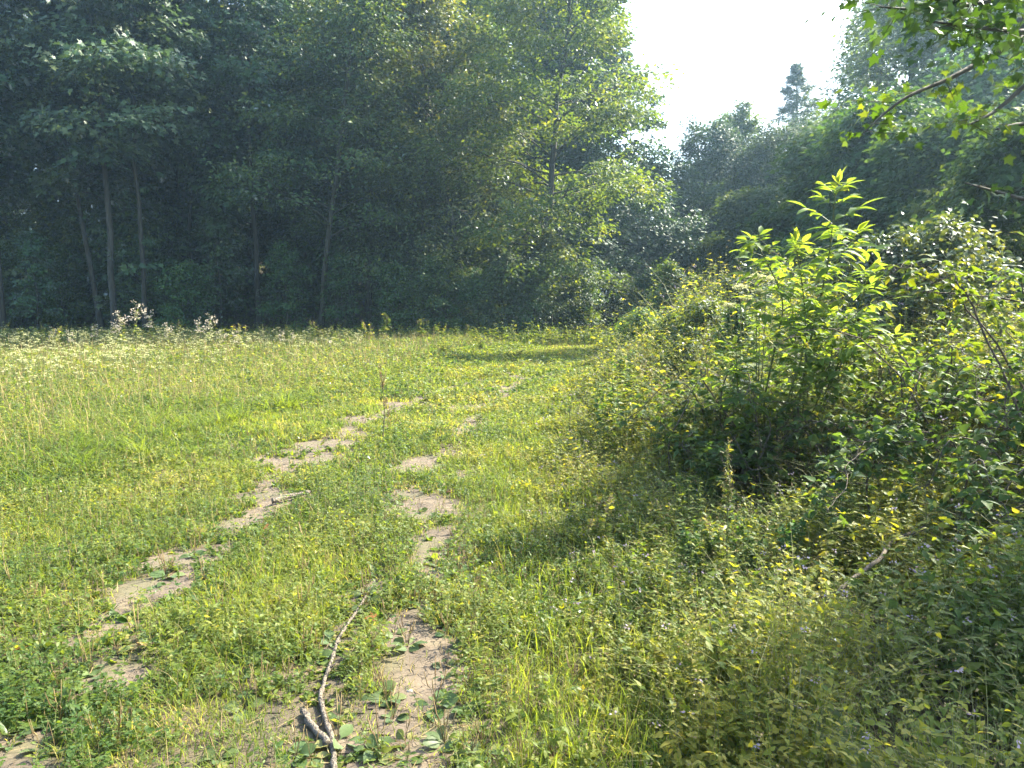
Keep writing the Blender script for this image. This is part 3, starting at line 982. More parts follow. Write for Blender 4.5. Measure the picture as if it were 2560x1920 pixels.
hb = link('creeping_herbs', g.mesh('creeping_herbs', [M['herb'], M['stem']]))
tag(hb, 'small leaved creeping herbs and clover matted over the track', 'ground cover', None, 'stuff')


# 4 undergrowth right of the track
def under_h(x, y):
    q = x - right_edge(y)
    h = .12 + .30 * sstep(0, .9, q) + .48 * sstep(.5, 2.4, q) * sstep(4.8, 7.5, y) + .38 * sstep(.6, 2.8, q) * sstep(7, 12, y)
    hollow = np.exp(-(((x - 1.92) / .62) ** 2 + ((y - 5.6) / .55) ** 2))
    return h * (1 - .72 * hollow) * (.45 + .7 * fbm(x, y, 1.1, 3) + .75 * sstep(.3, .7, fbm(x, y, 2.4, 3)))


P = scatter(lambda d: min(1250, 1250 * (3.6 / d) ** 1.4), 1.4, 34)
q = P[:, 0] - right_edge(P[:, 1])
hol = np.exp(-(((P[:, 0] - 1.92) / .5) ** 2 + ((P[:, 1] - 5.6) / .42) ** 2))
keep = (q > rng.normal(.0, .18, len(P))) & (rng.random(len(P)) > .96 * hol) & (q < 14) & (rng.random(len(P)) < .25 + 1.5 * sstep(.32, .62, fbm(P[:, 0], P[:, 1], 2.4, 3)))
P, q = P[keep], q[keep]
P3, dist = on_ground(P), np.linalg.norm(P, axis=1)
H = under_h(P[:, 0], P[:, 1]) * rng.uniform(.55, 1.2, len(P))
val = np.clip(-.1 + 1.15 * patch(P, .8, 8) + rng.normal(0, .15, len(P)), 0, 1)
near_shade = sstep(.9, 1.8, q) * sstep(5.2, 4, P[:, 1])       # broader leaves in the near right corner
g = Geo()
kind = rng.random(len(P))
a = (kind < .40 + .3 * near_shade)
L1 = sprigs(g, P3[a], H[a], 6, L_HEART, (np.maximum(.036, dist[a] * .0062) + .014 * near_shade[a]) * rng.uniform(.6, 1.4, a.sum()), 0, 1, val[a], .45)
b_ = ~a & (kind < .82)
L2 = sprigs(g, P3[b_], H[b_] * 1.05, 7, L_OVAL, np.maximum(.026, dist[b_] * .0050) * rng.uniform(.6, 1.4, b_.sum()), 0, 1, np.clip(val[b_] + .12, 0, 1), .55)
# thin arching runners tangled over the top
c_ = kind > .66 + .2 * sstep(5, 10, P[:, 1])
n = c_.sum()
blades(g, P3[c_], H[c_] * rng.uniform(1.0, 1.5, n), np.maximum(.0011, dist[c_] * .00030), 1, rng.uniform(.3, 1, n), .95)
# little seed and flower heads at the tips
tips = L2[:, -1]
s_ = rng.random(len(tips)) < .42 - .24 * sstep(5, 10, tips[:, 1])
heads(g, tips[s_], np.maximum(.010, np.linalg.norm(tips[s_], axis=1) * .0020), 2, .55, 4)
tips = L1[:, -1]
s_ = rng.random(len(tips)) < .07
heads(g, tips[s_], np.maximum(.014, np.linalg.norm(tips[s_], axis=1) * .0022), 3, .5, 6)
ug = link('undergrowth', g.mesh('undergrowth', [M['nettle'], M['stem'], M['straw'], M['lilac']]))
tag(ug, 'tangled green undergrowth of weeds filling the right side', 'undergrowth', None, 'stuff')

# 5 grass mixed into the undergrowth near the track
P = scatter(lambda d: min(1100, 1100 * (4 / d) ** 1.2), 1.4, 24)
q = P[:, 0] - right_edge(P[:, 1])
keep = (q > -.35) & (rng.random(len(P)) < .75 - .62 * np.clip(q, 0, 2.0)) 
P, q = P[keep], q[keep]
P3, dist = on_ground(P), np.linalg.norm(P, axis=1)
H = (.08 + .7 * under_h(P[:, 0], P[:, 1])) * rng.uniform(.5, 1.2, len(P))
g = Geo()
val = np.clip(.1 + .7 * patch(P, 1.0, 9) + rng.normal(0, .2, len(P)), 0, 1)
blades(g, P3, H, np.maximum(.0022, dist * .0004) * rng.uniform(.7, 1.4, len(P)), 0, val, .45)
k = rng.random(len(P)) < .06
blades(g, P3[k], H[k] * rng.uniform(1.1, 1.5, k.sum()), np.maximum(.0013, dist[k] * .0003), 1, rng.uniform(.2, .9, k.sum()), .25)
vg = link('verge_grass', g.mesh('verge_grass', G_MATS))
tag(vg, 'long rank grass along the right side of the track', 'grass', None, 'stuff')

# 6 dim weeds in the shade between meadow and wood, and on the wood floor
n = 15000
P = np.column_stack([rng.uniform(-44, 7, n), 27 + 35 * rng.random(n) ** 1.6])
P3, dist = on_ground(P), np.linalg.norm(P, axis=1)
H = rng.uniform(.25, .75, len(P)) * (.5 + patch(P, .4, 10)) * np.where(P[:, 1] > 33, .6, 1)
g = Geo()
sprigs(g, P3, H, 5, L_SIMPLE, rng.uniform(.09, .17, len(P)), 0, 1, np.clip(rng.normal(.35, .2, len(P)), 0, 1), .5)
fw = link('shade_weeds', g.mesh('shade_weeds', [M['nettle'], M['stem']]))
tag(fw, 'dim weeds in the shade at the foot of the wood', 'ground cover', None, 'stuff')

# ------------------------------------------------------------------ single plants and things


def place(name, parts, loc, label, cat, group=None, rz=None, s=1.0):
    o = empty(name, loc, rng.random() * 6.28 if rz is None else rz, s)
    tag(o, label, cat, group)
    for nm, me in parts:
        link(nm, me, o)
    return o


def ground_at(px, py):
    p = gp(px, py)
    return (p[0], p[1], float(gz(p[0], p[1])))


def built(name, label, cat, parts, group=None, origin=None):
    """a thing modelled in place: parts = [(part name, Geo, materials, smooth)]"""
    if origin is None:
        V0 = parts[0][1].v[0][0]
        origin = (float(V0[0]), float(V0[1]), float(gz(V0[0], V0[1])))
    o = empty(name, origin)
    tag(o, label, cat, group)
    for nm, ge, mats, sm in parts:
        for a in ge.v:
            a -= np.array(origin, np.float32)
        link(nm, ge.mesh(nm, mats, sm), o)
    return o


def compound(gl, gs, b, d, L, pairs, ll, val, droop=.22, tpl=None):
    """an elder leaf: leaf stalk with leaflets in pairs and one at the end"""
    d = nrm(np.asarray(d, float))
    s = np.linspace(0, 1, 6)
    pts = b + d * (s * L)[:, None]
    pts[:, 2] -= droop * L * s ** 2
    tube(gs, pts, np.linspace(.0028, .0012, 6), 4, 0, .6, False)
    side = nrm(np.cross(d, [0, 0, 1]) + rng.normal(0, .12, 3))
    P, F, S = [], [], []
    for k in range(pairs):
        u = .42 + .5 * k / max(pairs - 1, 1) * .95
        q = np.array([np.interp(u, s, pts[:, c]) for c in range(3)])
        tg = nrm(pts[-1] - pts[-3])
        for sg in (1, -1):
            P.append(q)
            F.append(nrm(tg * .55 + sg * side * .9 + np.array([0, 0, -.18]) + rng.normal(0, .13, 3)))
            S.append(ll * rng.uniform(.8, 1.1))
    P.append(pts[-1])
    F.append(nrm(pts[-1] - pts[-2]) + rng.normal(0, .1, 3))
    S.append(ll * rng.uniform(1.0, 1.25))
    n = len(P)
    leaves(gl, tpl or L_LANCE, np.array(P), np.array(F), np.array([0, 0, 1.]) + rng.normal(0, .3, (n, 3)), np.array(S), 0,
           np.clip(val + rng.normal(0, .18, n), 0, 1), 1.15)


# --- the bright elder
gl, gs = Geo(), Geo()
shoots = [
    ([(1690, 1090, 6.39), (1720, 900, 6.26), (1752, 730, 6.12), (1788, 570, 6.05), (1804, 425, 5.98)], .014, 1.0),
    ([(1680, 1090, 6.39), (1650, 900, 6.12), (1672, 760, 5.98), (1690, 650, 5.92), (1640, 535, 5.85)], .011, .95),
    ([(1700, 1090, 6.39), (1770, 880, 6.26), (1830, 740, 6.12), (1872, 612, 6.12)], .011, .95),
    ([(1690, 1090, 6.39), (1700, 880, 5.85), (1730, 780, 5.71), (1740, 690, 5.71)], .008, .7),
    ([(1700, 1090, 6.39), (1740, 930, 6.12), (1790, 800, 5.85), (1800, 700, 5.78)], .008, .9),
    ([(1690, 1090, 6.39), (1640, 960, 6.1), (1600, 880, 5.9), (1590, 760, 5.9)], .008, .75),
    ([(1690, 1090, 6.39), (1700, 930, 6.6), (1720, 760, 6.8), (1700, 600, 6.8)], .010, .9),
    ([(1690, 1090, 6.39), (1730, 930, 6.3), (1740, 700, 6.2), (1722, 545, 6.1)], .010, .9),
    ([(1690, 1090, 6.39), (1780, 930, 6.5), (1830, 700, 6.5), (1838, 520, 6.4)], .010, .9),
    ([(1705, 1090, 6.39), (1790, 960, 6.5), (1880, 850, 6.5), (1930, 740, 6.5)], .008, .75),
]
for pts, r0, sz in shoots:
    W = [at(*p) for p in pts]
    W[0][2] = gz(W[0][0], W[0][1]) - .02
    L = poly(W, 26)
    tube(gs, L, np.linspace(r0, .0035, 26), 7, 0, .25)
    n = 10
    for k in range(n):
        u = .46 + .54 * k / (n - 1)
        i = u * 25
        q = np.array([np.interp(i, np.arange(26), L[:, c]) for c in range(3)])
        tg = nrm(L[min(int(i) + 1, 25)] - L[max(int(i) - 1, 0)])
        a0 = k * math.pi / 2 + rng.normal(0, .35) + r0 * 500
        for sg in (0, math.pi):
            a = a0 + sg
            lift = .55 + 1.3 * max(0, u - .6)
            d = np.array([math.cos(a), math.sin(a), 0]) + tg * lift
            grow = (.5 + .5 * sstep(.3, .7, u)) if u < .93 else .66
            compound(gl, gs, q, d, .27 * sz * grow, 3, .165 * sz * grow, .5)
    [compound(gl, gs, L[-1], tg + rng.normal(0, .35, 3), .13 * sz, 2, .115 * sz, .8) for _ in range(3)]
built('elder_shrub', 'bright yellow green elder with backlit compound leaves, standing in front of the dark trees', 'shrub',
      [('stems', gs, [M['stem']], True), ('leaves', gl, [M['elder']], False)])


# --- brambles to the right of the elder
def bramble(label, roots, ncane, reach, seed, lmat, ls=.062, extra=(), hang=.55):
    r = np.random.default_rng(seed)
    gc, gf = Geo(), Geo()
    canes = [np.array([at(*p) for p in e]) for e in extra]
    for k in range(ncane):
        b = roots[r.integers(len(roots))]
        x, y = b[0] + r.normal(0, .25), b[1] + r.normal(0, .25)
        z = float(gz(x, y))
        a = r.uniform(0, 6.283)
        L = reach * r.uniform(.6, 1.15)
        h = b[2] * r.uniform(.6, 1.1)
        d = np.array([math.cos(a), math.sin(a), 0])
        canes.append(np.array([(x, y, z - .03), *(np.array([x, y, z]) + d * L * f + np.array([0, 0, h * zz]) + r.normal(0, .06, 3)
                                                 for f, zz in ((.1, .55), (.35, .95), (.65, 1.0), (.9, .8), (1.08, hang)))]))
    for W in canes:
        n = 30
        L = poly(W, n)
        L[2:] += np.cumsum(r.normal(0, .006, (n - 2, 3)), 0)
        tube(gc, L, np.linspace(.0075, .002, n), 5, 0, .4)
        for k in range(44):
            i = r.uniform(4, n - 1)
            q = np.array([np.interp(i, np.arange(n), L[:, c]) for c in range(3)])
            a = r.uniform(0, 6.283)
            d = nrm(np.array([math.cos(a), math.sin(a), r.normal(.15, .4)]))
            st = q + d * r.uniform(.04, .16)
            tube(gc, np.array([q, (q + st) / 2 + [0, 0, .008], st]), [.0016, .0013, .001], 3, 0, .5, False)
            sd = nrm(np.cross(d, [0, 0, 1]))
            F = np.array([d, d * .3 + sd, d * .3 - sd]) + r.normal(0, .15, (3, 3)) + [0, 0, -.25]
            leaves(gf, L_HEART, np.repeat(st[None], 3, 0), F, np.array([0, 0, 1.]) + r.normal(0, .5, (3, 3)),
                   ls * np.array([1.15, .9, .9]) * r.uniform(.65, 1.25), 0, np.clip(r.normal(.4, .28, 3), 0, 1), 1.0)
    b = roots[0]
    return built('bramble_bush', label, 'bramble', [('canes', gc, [M['cane']], True), ('leaves', gf, [lmat], False)], 'brambles on the right',
                 (b[0], b[1], float(gz(b[0], b[1]))))


bramble('arching bramble with yellowing leaves and a long dark cane right of the elder', [(3.3, 6.0, 1.1), (2.9, 6.3, 1.05), (3.7, 5.6, 1.15)], 22, 1.05, 21, M['autumn'], .060,
        [[(2400, 900, 4.29), (2330, 700, 4.36), (2215, 655, 4.49), (2080, 640, 4.62), (1950, 645, 4.75), (1860, 672, 4.88), (1800, 720, 4.94)],
         [(2300, 1000, 4.55), (2150, 760, 4.55), (2060, 640, 4.62), (1990, 585, 4.68), (1930, 600, 4.75)],
         [(2250, 1000, 4.42), (2120, 700, 4.42), (2070, 610, 4.42), (2040, 590, 4.49), (1980, 640, 4.55)],
         [(2050, 1020, 5.07), (1990, 880, 4.94), (1890, 760, 4.94), (1760, 700, 5.00), (1640, 760, 5.07)]])
bramble('dark green bramble tangle filling the shade at the right border', [(3.4, 4.9, .95), (4.0, 5.6, 1.25), (3.0, 4.4, .6), (3.1, 5.6, .9)], 42, 1.0, 22, M['vine'], .065)
bramble('dark bramble mound around the foot of the elder', [(1.75, 6.1, .75), (2.3, 5.9, .85), (2.0, 6.5, .95), (2.6, 6.3, 1.0)], 34, .75, 23, M['vine'], .060)

# --- maple whose branches hang in at the upper right, and which shades the near corner
tr, cr = make_tree(41, 4.7, .10, .32, 1.35, 46, dome, L_MAPLE, .085, 24, .24, .5, lmat='maple', nsec=7, rise=(0, 70), droop=.25)
MX, MY = 5.8, 4.35
maple = empty('maple_tree', (MX, MY, float(gz(MX, MY))))
tag(maple, 'near maple at the right border, its leafy branches hanging into the upper right corner', 'tree')
link('trunk', tr, maple)
link('crown', cr, maple)
gb, gf = Geo(), Geo()
org = np.array([MX, MY, float(gz(MX, MY))])
boughs = [  # last value is leaf tone: dark paints shaded boughs, yellower paints sunlit ones
    ([None, (2330, -60, 3.6), (2180, -10, 3.3), (2030, 20, 3.1), (1900, 15, 3.0)], 30, .25),
    ([None, (2400, 60, 3.5), (2250, 70, 3.2), (2120, 60, 3.0), (2000, 45, 2.9)], 26, .2),
    ([None, (2350, 30, 3.7), (2200, 90, 3.5), (2060, 165, 3.35), (1950, 215, 3.25), (1862, 290, 3.2)], 16, .62),
    ([None, (2380, 120, 3.6), (2250, 160, 3.4), (2150, 240, 3.3), (2090, 270, 3.25)], 12, .6),
    ([None, (2400, 230, 3.6), (2260, 260, 3.4), (2190, 270, 3.3), (2150, 280, 3.25)], 8, .5),
    ([None, (2420, 520, 3.6), (2300, 455, 3.4), (2190, 425, 3.3), (2085, 395, 3.25)], 7, .5),
    ([None, (2380, -120, 3.2), (2240, -60, 2.9), (2120, -20, 2.8), (2020, 0, 2.75)], 28, .2),
]
for pts, nlf, val in boughs:
    W = [at(*p) if p is not None else None for p in pts]
    W[0] = np.array([MX - .05, MY, max(2.0, W[1][2] - .2)])
    L = poly(W, 24) - org
    tube(gb, L, np.linspace(.022, .0028, 24), 6, 0, .4)
    for k in range(nlf):
        i = 23 * (.38 + .62 * (k + rng.random() * .5) / nlf)
        q = np.array([np.interp(i, np.arange(24), L[:, c]) for c in range(3)])
        a = rng.uniform(0, 6.283)
        d = nrm(np.array([math.cos(a), math.sin(a), rng.normal(-.1, .3)]))
        tw = q + d * rng.uniform(.08, .22)
        tube(gb, np.array([q, (q + tw) / 2, tw]), [.002, .0016, .0012], 3, 0, .4, False)
        for j in range(7):
            p = q + (tw - q) * (.3 + .22 * j) + rng.normal(0, .025, 3)
            f = d + rng.normal(0, .5, 3) + [0, 0, -.45]
            leaves(gf, L_MAPLE, p[None], f[None], (np.array([0, 0, 1.]) + rng.normal(0, .5, 3))[None], rng.uniform(.032, .055), 0, float(np.clip(val + rng.normal(0, .15), 0, 1)))
link('boughs', gb.mesh('boughs', M['bark'], True), maple)
tag(link('hanging_leaves', gf.mesh('hanging_leaves', M['bough']), maple), 'hanging maple leaves, coloured yellower for sunlit sprays and darker for shaded ones')


# --- fallen sticks on the track
def stick(label, pts, r0, r1, name='fallen_branch', knots=6, mat='stick', lift=.0):
    ge = Geo()
    W = []
    for px, py in pts:
        p = gp(px, py)
        W.append((p[0], p[1], float(gz(p[0], p[1])) + r0 * 1.3 + lift))
    n = 10 * len(W)
    L = poly(W, n)
    L += np.cumsum(rng.normal(0, .0016, (n, 3)), 0) * np.array([1, .4, .3])
    L[:, :2] += np.column_stack([.006 * np.sin(np.arange(n) * .33 + r0 * 900), np.zeros(n)]) * min(1, r0 * 70)
    rad = np.linspace(r0, r1, n) * (1 + rng.normal(0, .06, n))
    for k in range(knots // 2):
        i = rng.integers(4, n - 4)
        a = rng.uniform(0, 3.1)
        e_ = L[i] + np.array([math.cos(a), math.sin(a), .5]) * r0 * rng.uniform(2, 4)
        tube(ge, np.array([L[i], (L[i] + e_) / 2, e_]), [r0 * .45, r0 * .38, r0 * .3], 6, 0, .5)
    for k in range(knots):
        i = rng.integers(2, n - 2)
        rad[i] *= 1.22
    tube(ge, L, rad, 9, 0, .5)
    parts = [('wood', ge, [M[mat]], True)]
    return built(name, label, 'branch', parts, 'sticks on the ground', tuple(float(v) for v in L[0]))


stick('long pale crooked fallen branch lying along the track in the foreground', [(728, 1685), (712, 1590), (700, 1500), (722, 1410), (765, 1330), (808, 1262)], .0115, .005)
stick('short thick stick lying beside the foot of the long fallen branch', [(706, 1612), (676, 1568), (655, 1540)], .014, .011, 'stick', 3)
stick('straight grey stick lying across the left rut further up', [(588, 1090), (630, 1080), (668, 1072)], .021, .016, 'stick', 3, lift=.02)
stick('thin dark twig on bare soil by the right rut', [(745, 1470), (775, 1440), (815, 1400)], .006, .004, 'twig', 2)
stick('dark branch lying in the shaded weeds at the lower right', [(1990, 1275), (1930, 1300), (1880, 1350), (1800, 1420)], .014, .008, 'fallen_branch', 4, 'cane', .3)  # darker wood than the other sticks


# --- plantain rosettes on the track
def plantain(seed, n, L, stalks):
    r = np.random.default_rng(seed)
    gl, gs = Geo(), Geo()
    a = np.arange(n) * 2.399 + r.normal(0, .25, n)
    el = r.uniform(.04, .55, n)
    F = np.stack([np.cos(a) * np.cos(el), np.sin(a) * np.cos(el), np.sin(el)], 1)
    leaves(gl, L_PLANT, np.tile([0, 0, .004], (n, 1)), F, np.array([0, 0, 1.]) + r.normal(0, .25, (n, 3)), L * r.uniform(.65, 1.2, n), 0, np.clip(r.normal(.45, .25, n), 0, 1), 1.15)
    for k in range(stalks):
        b = r.uniform(0, 6.283)
        h = r.uniform(.10, .24)
        p = np.array([[0, 0, 0], [math.cos(b) * .02, math.sin(b) * .02, h * .5], [math.cos(b) * .035, math.sin(b) * .035, h * .62], [math.cos(b) * .05, math.sin(b) * .05, h]])
        tube(gs, p, [.0014, .0012, .0028, .0014], 4, 0, r.uniform(0, .7))
    if stalks == 0:
        return [('leaves', gl.mesh('plantain_leaves', M['plant']))]
    return [('leaves', gl.mesh('plantain_leaves', M['plant'])), ('seed_stalks', gs.mesh('plantain_stalks', M['straw']))]


PL = [plantain(50, 8, .12, 5), plantain(51, 10, .10, 7), plantain(52, 7, .14, 3), plantain(53, 9, .085, 4), plantain(54, 6, .11, 0)]
spots = [(255, 1600, 'by the lower left bare soil'), (880, 1400, 'on the bare soil beside the long fallen branch'), (1010, 1400, 'right of the open soil near the fallen branch'),
         (850, 1550, 'in the middle of the foreground bare soil'), (940, 1520, 'on the right half of the foreground bare soil'), (960, 1600, 'below the foreground bare soil'),
         (730, 1600, 'between the two sticks in the foreground'), (470, 1640, 'at the bottom edge left of the long branch'), (640, 1630, 'just left of the short thick stick'),
         (560, 1500, 'in the grass between ruts, left of the long branch'), (650, 1330, 'left of the tip of the long branch'), (480, 1330, 'in dark leafy weeds between the ruts'),
         (790, 1310, 'touching the tip of the long branch'), (960, 1230, 'in the right rut above the foreground soil'), (1090, 1250, 'on the right side of the right rut'),
         (985, 1000, 'large and dark on the upper right bare soil'), (905, 1110, 'below the upper right bare soil'), (950, 1120, 'at the lower rim of the upper right bare soil'),
         (560, 1060, 'on the left rut near the straight grey stick'), (700, 970, 'on the far left rut'), (610, 1045, 'above the straight grey stick'),
         (360, 1250, 'on the left rut in the middle distance'), (300, 1400, 'on the left rut in the foreground'), (130, 1560, 'in the lower left corner'),
         (1040, 1480, 'in the weeds right of the foreground soil'), (1180, 1330, 'large, in the long grass right of the track'), (1240, 1480, 'by the small soil patch at the right weeds'),
         (1270, 1370, 'above the small soil patch at the right weeds'), (1140, 1560, 'in the right weeds near the bottom edge'), (820, 1620, 'at the bottom edge right of the long branch')]
for i, (px, py, wh) in enumerate(spots):
    place('plantain', PL[i % 4], ground_at(px, py), 'broad leaved plantain ' + wh, 'plantain', 'plantains on the track', s=rng.uniform(.65, .95))
n = 0
while n < 110:
    px, py = rng.uniform(0, 1300), 800 + 850 * rng.random() ** 1.2
    p = gp(px, py)
    b = float(bare(p[0:1], p[1:2])[0])
    if not (left_edge(p[1]) - .1 < p[0] < right_edge(p[1]) + .2) or (b < .05 and rng.random() > .25):
        continue
    place('plantain', PL[rng.integers(5)], ground_at(px, py), 'small broad leaved plantain scattered on the trodden track', 'plantain', 'small plantains scattered on the track', s=rng.uniform(.5, .85))
    n += 1


# --- thistles at the far edge of the meadow
def thistle(seed, H, nh):
    r = np.random.default_rng(seed)
    gs, gl, ghs = Geo(), Geo(), []
    pts = np.stack([np.cumsum(r.normal(0, .012, 8)), np.cumsum(r.normal(0, .012, 8)), np.linspace(0, H, 8)], 1)
    tube(gs, pts, np.linspace(.011, .005, 8), 6, 0, .4)
    for k in range(26):
        z = H * r.uniform(.1, .95)
        b = np.array([np.interp(z, pts[:, 2], pts[:, c]) for c in range(3)])
        a = r.uniform(0, 6.283)
        F = np.array([[math.cos(a), math.sin(a), r.uniform(-.1, .7)]])
        leaves(gl, L_LANCE, b[None], F, r.normal(0, .3, (1, 3)) + [0, 0, 1], r.uniform(.10, .22) * (1.1 - .5 * z / H), 0, r.uniform(.3, .9), 1.2)
    hp = []
    for k in range(nh):
        z = H * r.uniform(.62, .98)
        b = np.array([np.interp(z, pts[:, 2], pts[:, c]) for c in range(3)])
        a = r.uniform(0, 6.283)
        e = b + np.array([math.cos(a) * r.uniform(.03, .16), math.sin(a) * r.uniform(.03, .16), r.uniform(.06, .2)])
        tube(gs, np.array([b, (b + e) / 2 + [0, 0, -.01], e]), [.004, .003, .003], 4, 0, .5, False)
        hp.append(e)
    hp = np.array(hp)
    for p in hp:
        gh = Geo()
        heads(gh, p[None], r.uniform(.04, .062, 1), 0, .4, 8, r, .8)
        ghs.append(gh)
    return [('stem', gs.mesh('thistle_stem', M['stem'], True)), ('leaves', gl.mesh('thistle_leaves', M['herb']))] + [('flower_head', h.mesh('thistle_head', M['fluff'])) for h in ghs]


TH = [thistle(60, 1.25, 16), thistle(61, 1.1, 12), thistle(62, 1.3, 20)]
for i, (px, ty, lab) in enumerate([
    (292, 648, 'tallest pink white thistle of the row, in front of the thick trunk'), (265, 662, 'thistle just left of the tallest one'),
    (320, 668, 'thistle just right of the tallest one'), (244, 690, 'shorter thistle left of the tall trio'), (366, 690, 'thistle standing alone right of the tall trio'),
    (424, 684, 'bushy thistle left of the slim thistle'), (451, 676, 'slim high thistle right of the bushy one'), (482, 708, 'low thistle with one bright head right of the slim thistle'),
    (508, 714, 'low pinkish thistle, second right of the slim thistle'), (610, 712, 'first of the pair of small thistles in the middle of the meadow edge'),
    (636, 714, 'second of the pair of small thistles in the middle of the meadow edge'), (205, 700, 'thistle half hidden in flowers left of the tall trio'),
    (115, 705, 'thistle far left among the white umbels'), (712, 728, 'small faded thistle right of the meadow middle'), (150, 712, 'small thistle between the far left one and the tall trio')]):
    d = 21.5 + rng.uniform(-1.2, 1.2)
    top = at(px, ty, d)
    z = float(gz(top[0], d))
    H = (1.45, 1.3, 1.5)[i % 3]
    place('thistle', TH[i % 3], (top[0], d, z), lab, 'thistle', 'thistles along the meadow edge', s=max(.5, (top[2] - z) / H))


# --- cream umbels over the left meadow
def umbel_geo(ge, gs, r, base, H, nh, mh=0, ms=0, own=None):
    a = r.uniform(0, 6.283)
    top = base + np.array([math.cos(a) * .05, math.sin(a) * .05, H])
    mid = (base + top) / 2 + np.array([math.cos(a), math.sin(a), 0]) * -.01
    tube(gs, np.array([base, mid, top]), [.0035, .0028, .002], 3, ms, .5, False)
    for k in range(nh):
        c = top if k == 0 else mid + (top - mid) * r.uniform(.2, .8) + np.array([r.normal(0, .07), r.normal(0, .07), r.uniform(.02, .12)])
        if k:
            q = mid + (top - mid) * .1
            tube(gs, np.array([q, (q + c) / 2, c]), [.002, .0016, .0014], 3, ms, .5, False)
        m = 15
        rr = np.sqrt(r.random(m)) * r.uniform(.016, .046)
        tl = r.normal(0, .35, 2)
        th = r.uniform(0, 6.283, m)
        P = c + np.stack([rr * np.cos(th), rr * np.sin(th), -rr * .12 + r.normal(0, .003, m) + rr * (np.cos(th) * tl[0] + np.sin(th) * tl[1])], 1)
        if own is not None:
            ge = Geo()
            own.append(ge)
        leaves(ge, L_SIMPLE, P, np.stack([np.cos(th), np.sin(th), r.normal(0, .2, m)], 1), np.array([0, 0, 1.]) + r.normal(0, .25, (m, 3)), r.uniform(.014, .026, m), mh, r.random(m), 1.5)


def carrot(seed, H, nh):
    r = np.random.default_rng(seed)
    ge, gs, gl = Geo(), Geo(), Geo()
    own = []
    umbel_geo(ge, gs, r, np.zeros(3), H, nh, own=own)
    n = 7
    z = r.uniform(.05, H * .75, n)
    a = r.uniform(0, 6.283, n)
    leaves(gl, L_NARROW, np.stack([z * 0, z * 0, z], 1), np.stack([np.cos(a), np.sin(a), r.uniform(.1, .8, n)], 1), np.tile([0, 0, 1.], (n, 1)), r.uniform(.06, .14, n), 0, r.random(n), 1.5)
    return [('stem', gs.mesh('umbel_stem', M['stem'], True)), ('leaves', gl.mesh('umbel_leaves', M['herb']))] + [('flower_head', h.mesh('umbel_head', M['cream'])) for h in own]


CR = [carrot(70, .60, 1), carrot(71, .52, 2), carrot(72, .68, 3), carrot(73, .48, 2), carrot(74, .70, 2)]
pts = []
while len(pts) < 900:
    y = 8.5 + 15 * rng.random() ** .95
    x = rng.uniform(-19, -.5)
    q = left_edge(y) - x
    if q < 1.5 + max(0, 13 - y) * .35 or abs(x) > y * .74 or rng.random() > sstep(1.5, 6, q) * (.55 + .45 * sstep(9, 14, y)) * (.35 + fbm(np.array([x]), np.array([y]), .35, 2)[0]):
        continue
    pts.append((x, y))
pts.sort(key=lambda p: math.hypot(*p))
for i, (x, y) in enumerate(pts[:300]):
    place('wild_carrot', CR[rng.integers(5)], (x, y, float(gz(x, y))), 'cream flat topped umbel flower standing in the tall meadow grass on the left', 'flower', 'cream umbel flowers in the meadow', s=rng.uniform(.8, 1.15))
ge = Geo()
r = np.random.default_rng(77)
for x, y in pts[300:]:
    umbel_geo(ge, ge, r, np.array([x, y, float(gz(x, y))]), r.uniform(.5, .85), r.integers(1, 5), 0, 1)
cm = link('distant_umbels', ge.mesh('distant_umbels', [M['cream'], M['stem']]))
tag(cm, 'more cream umbel flowers spread over the far left meadow', 'flowers', None, 'stuff')


# --- hogweed umbels left of the elder
def hogweed(label, tops, depth, base):
    gs, ghs, gl = Geo(), [], Geo()
    x, y = base[0], base[1]
    b = np.array([x, y, float(gz(x, y))])
    for px, py, sz in tops:
        e = at(px, py, depth)
        gh = Geo()
        ghs.append(gh)
        L = poly([b, b + (e - b) * .5 + [.03, 0, .05], e], 10)
        tube(gs, L, np.linspace(.008, .003, 10), 5, 0, .5)
        for k in range(13):
            a = k * 2.399
            rr = sz * math.sqrt((k + .5) / 13)
            c = e + np.array([math.cos(a) * rr, math.sin(a) * rr, .05 - rr * .25])
            tube(gs, np.array([e, (e + c) / 2, c]), [.0016, .0014, .0012], 3, 0, .6, False)
            heads(gh, c[None] + rng.normal(0, .008, (4, 3)), np.full(4, .022), 0, .5, 4, rng, .25)
    n = 12
    a = rng.uniform(0, 6.283, n)
    leaves(gl, L_STAR, np.repeat(b[None], n, 0) + np.stack([a * 0, a * 0, rng.uniform(.2, 1.0, n)], 1), np.stack([np.cos(a), np.sin(a), a * 0 + .3], 1), np.tile([0, 0, 1.], (n, 1)), .25, 0, rng.random(n))
    return built('hogweed', label, 'flower', [('stems', gs, [M['stem']], True), ('leaves', gl, [M['herb']], False)] + [('umbel', h, [M['cream']], False) for h in ghs], 'white umbels by the elder', tuple(b))


p0 = at(1630, 760, 6.6)
hogweed('white umbel plant just left of the elder top', [(1632, 606, .055), (1655, 612, .05), (1640, 640, .04)], 6.6, (p0[0], p0[1]))
p0 = at(1590, 760, 7.6)
hogweed('smaller white umbel plant furthest left of the elder', [(1600, 628, .06), (1610, 652, .045), (1575, 668, .04)], 7.6, (p0[0], p0[1]))


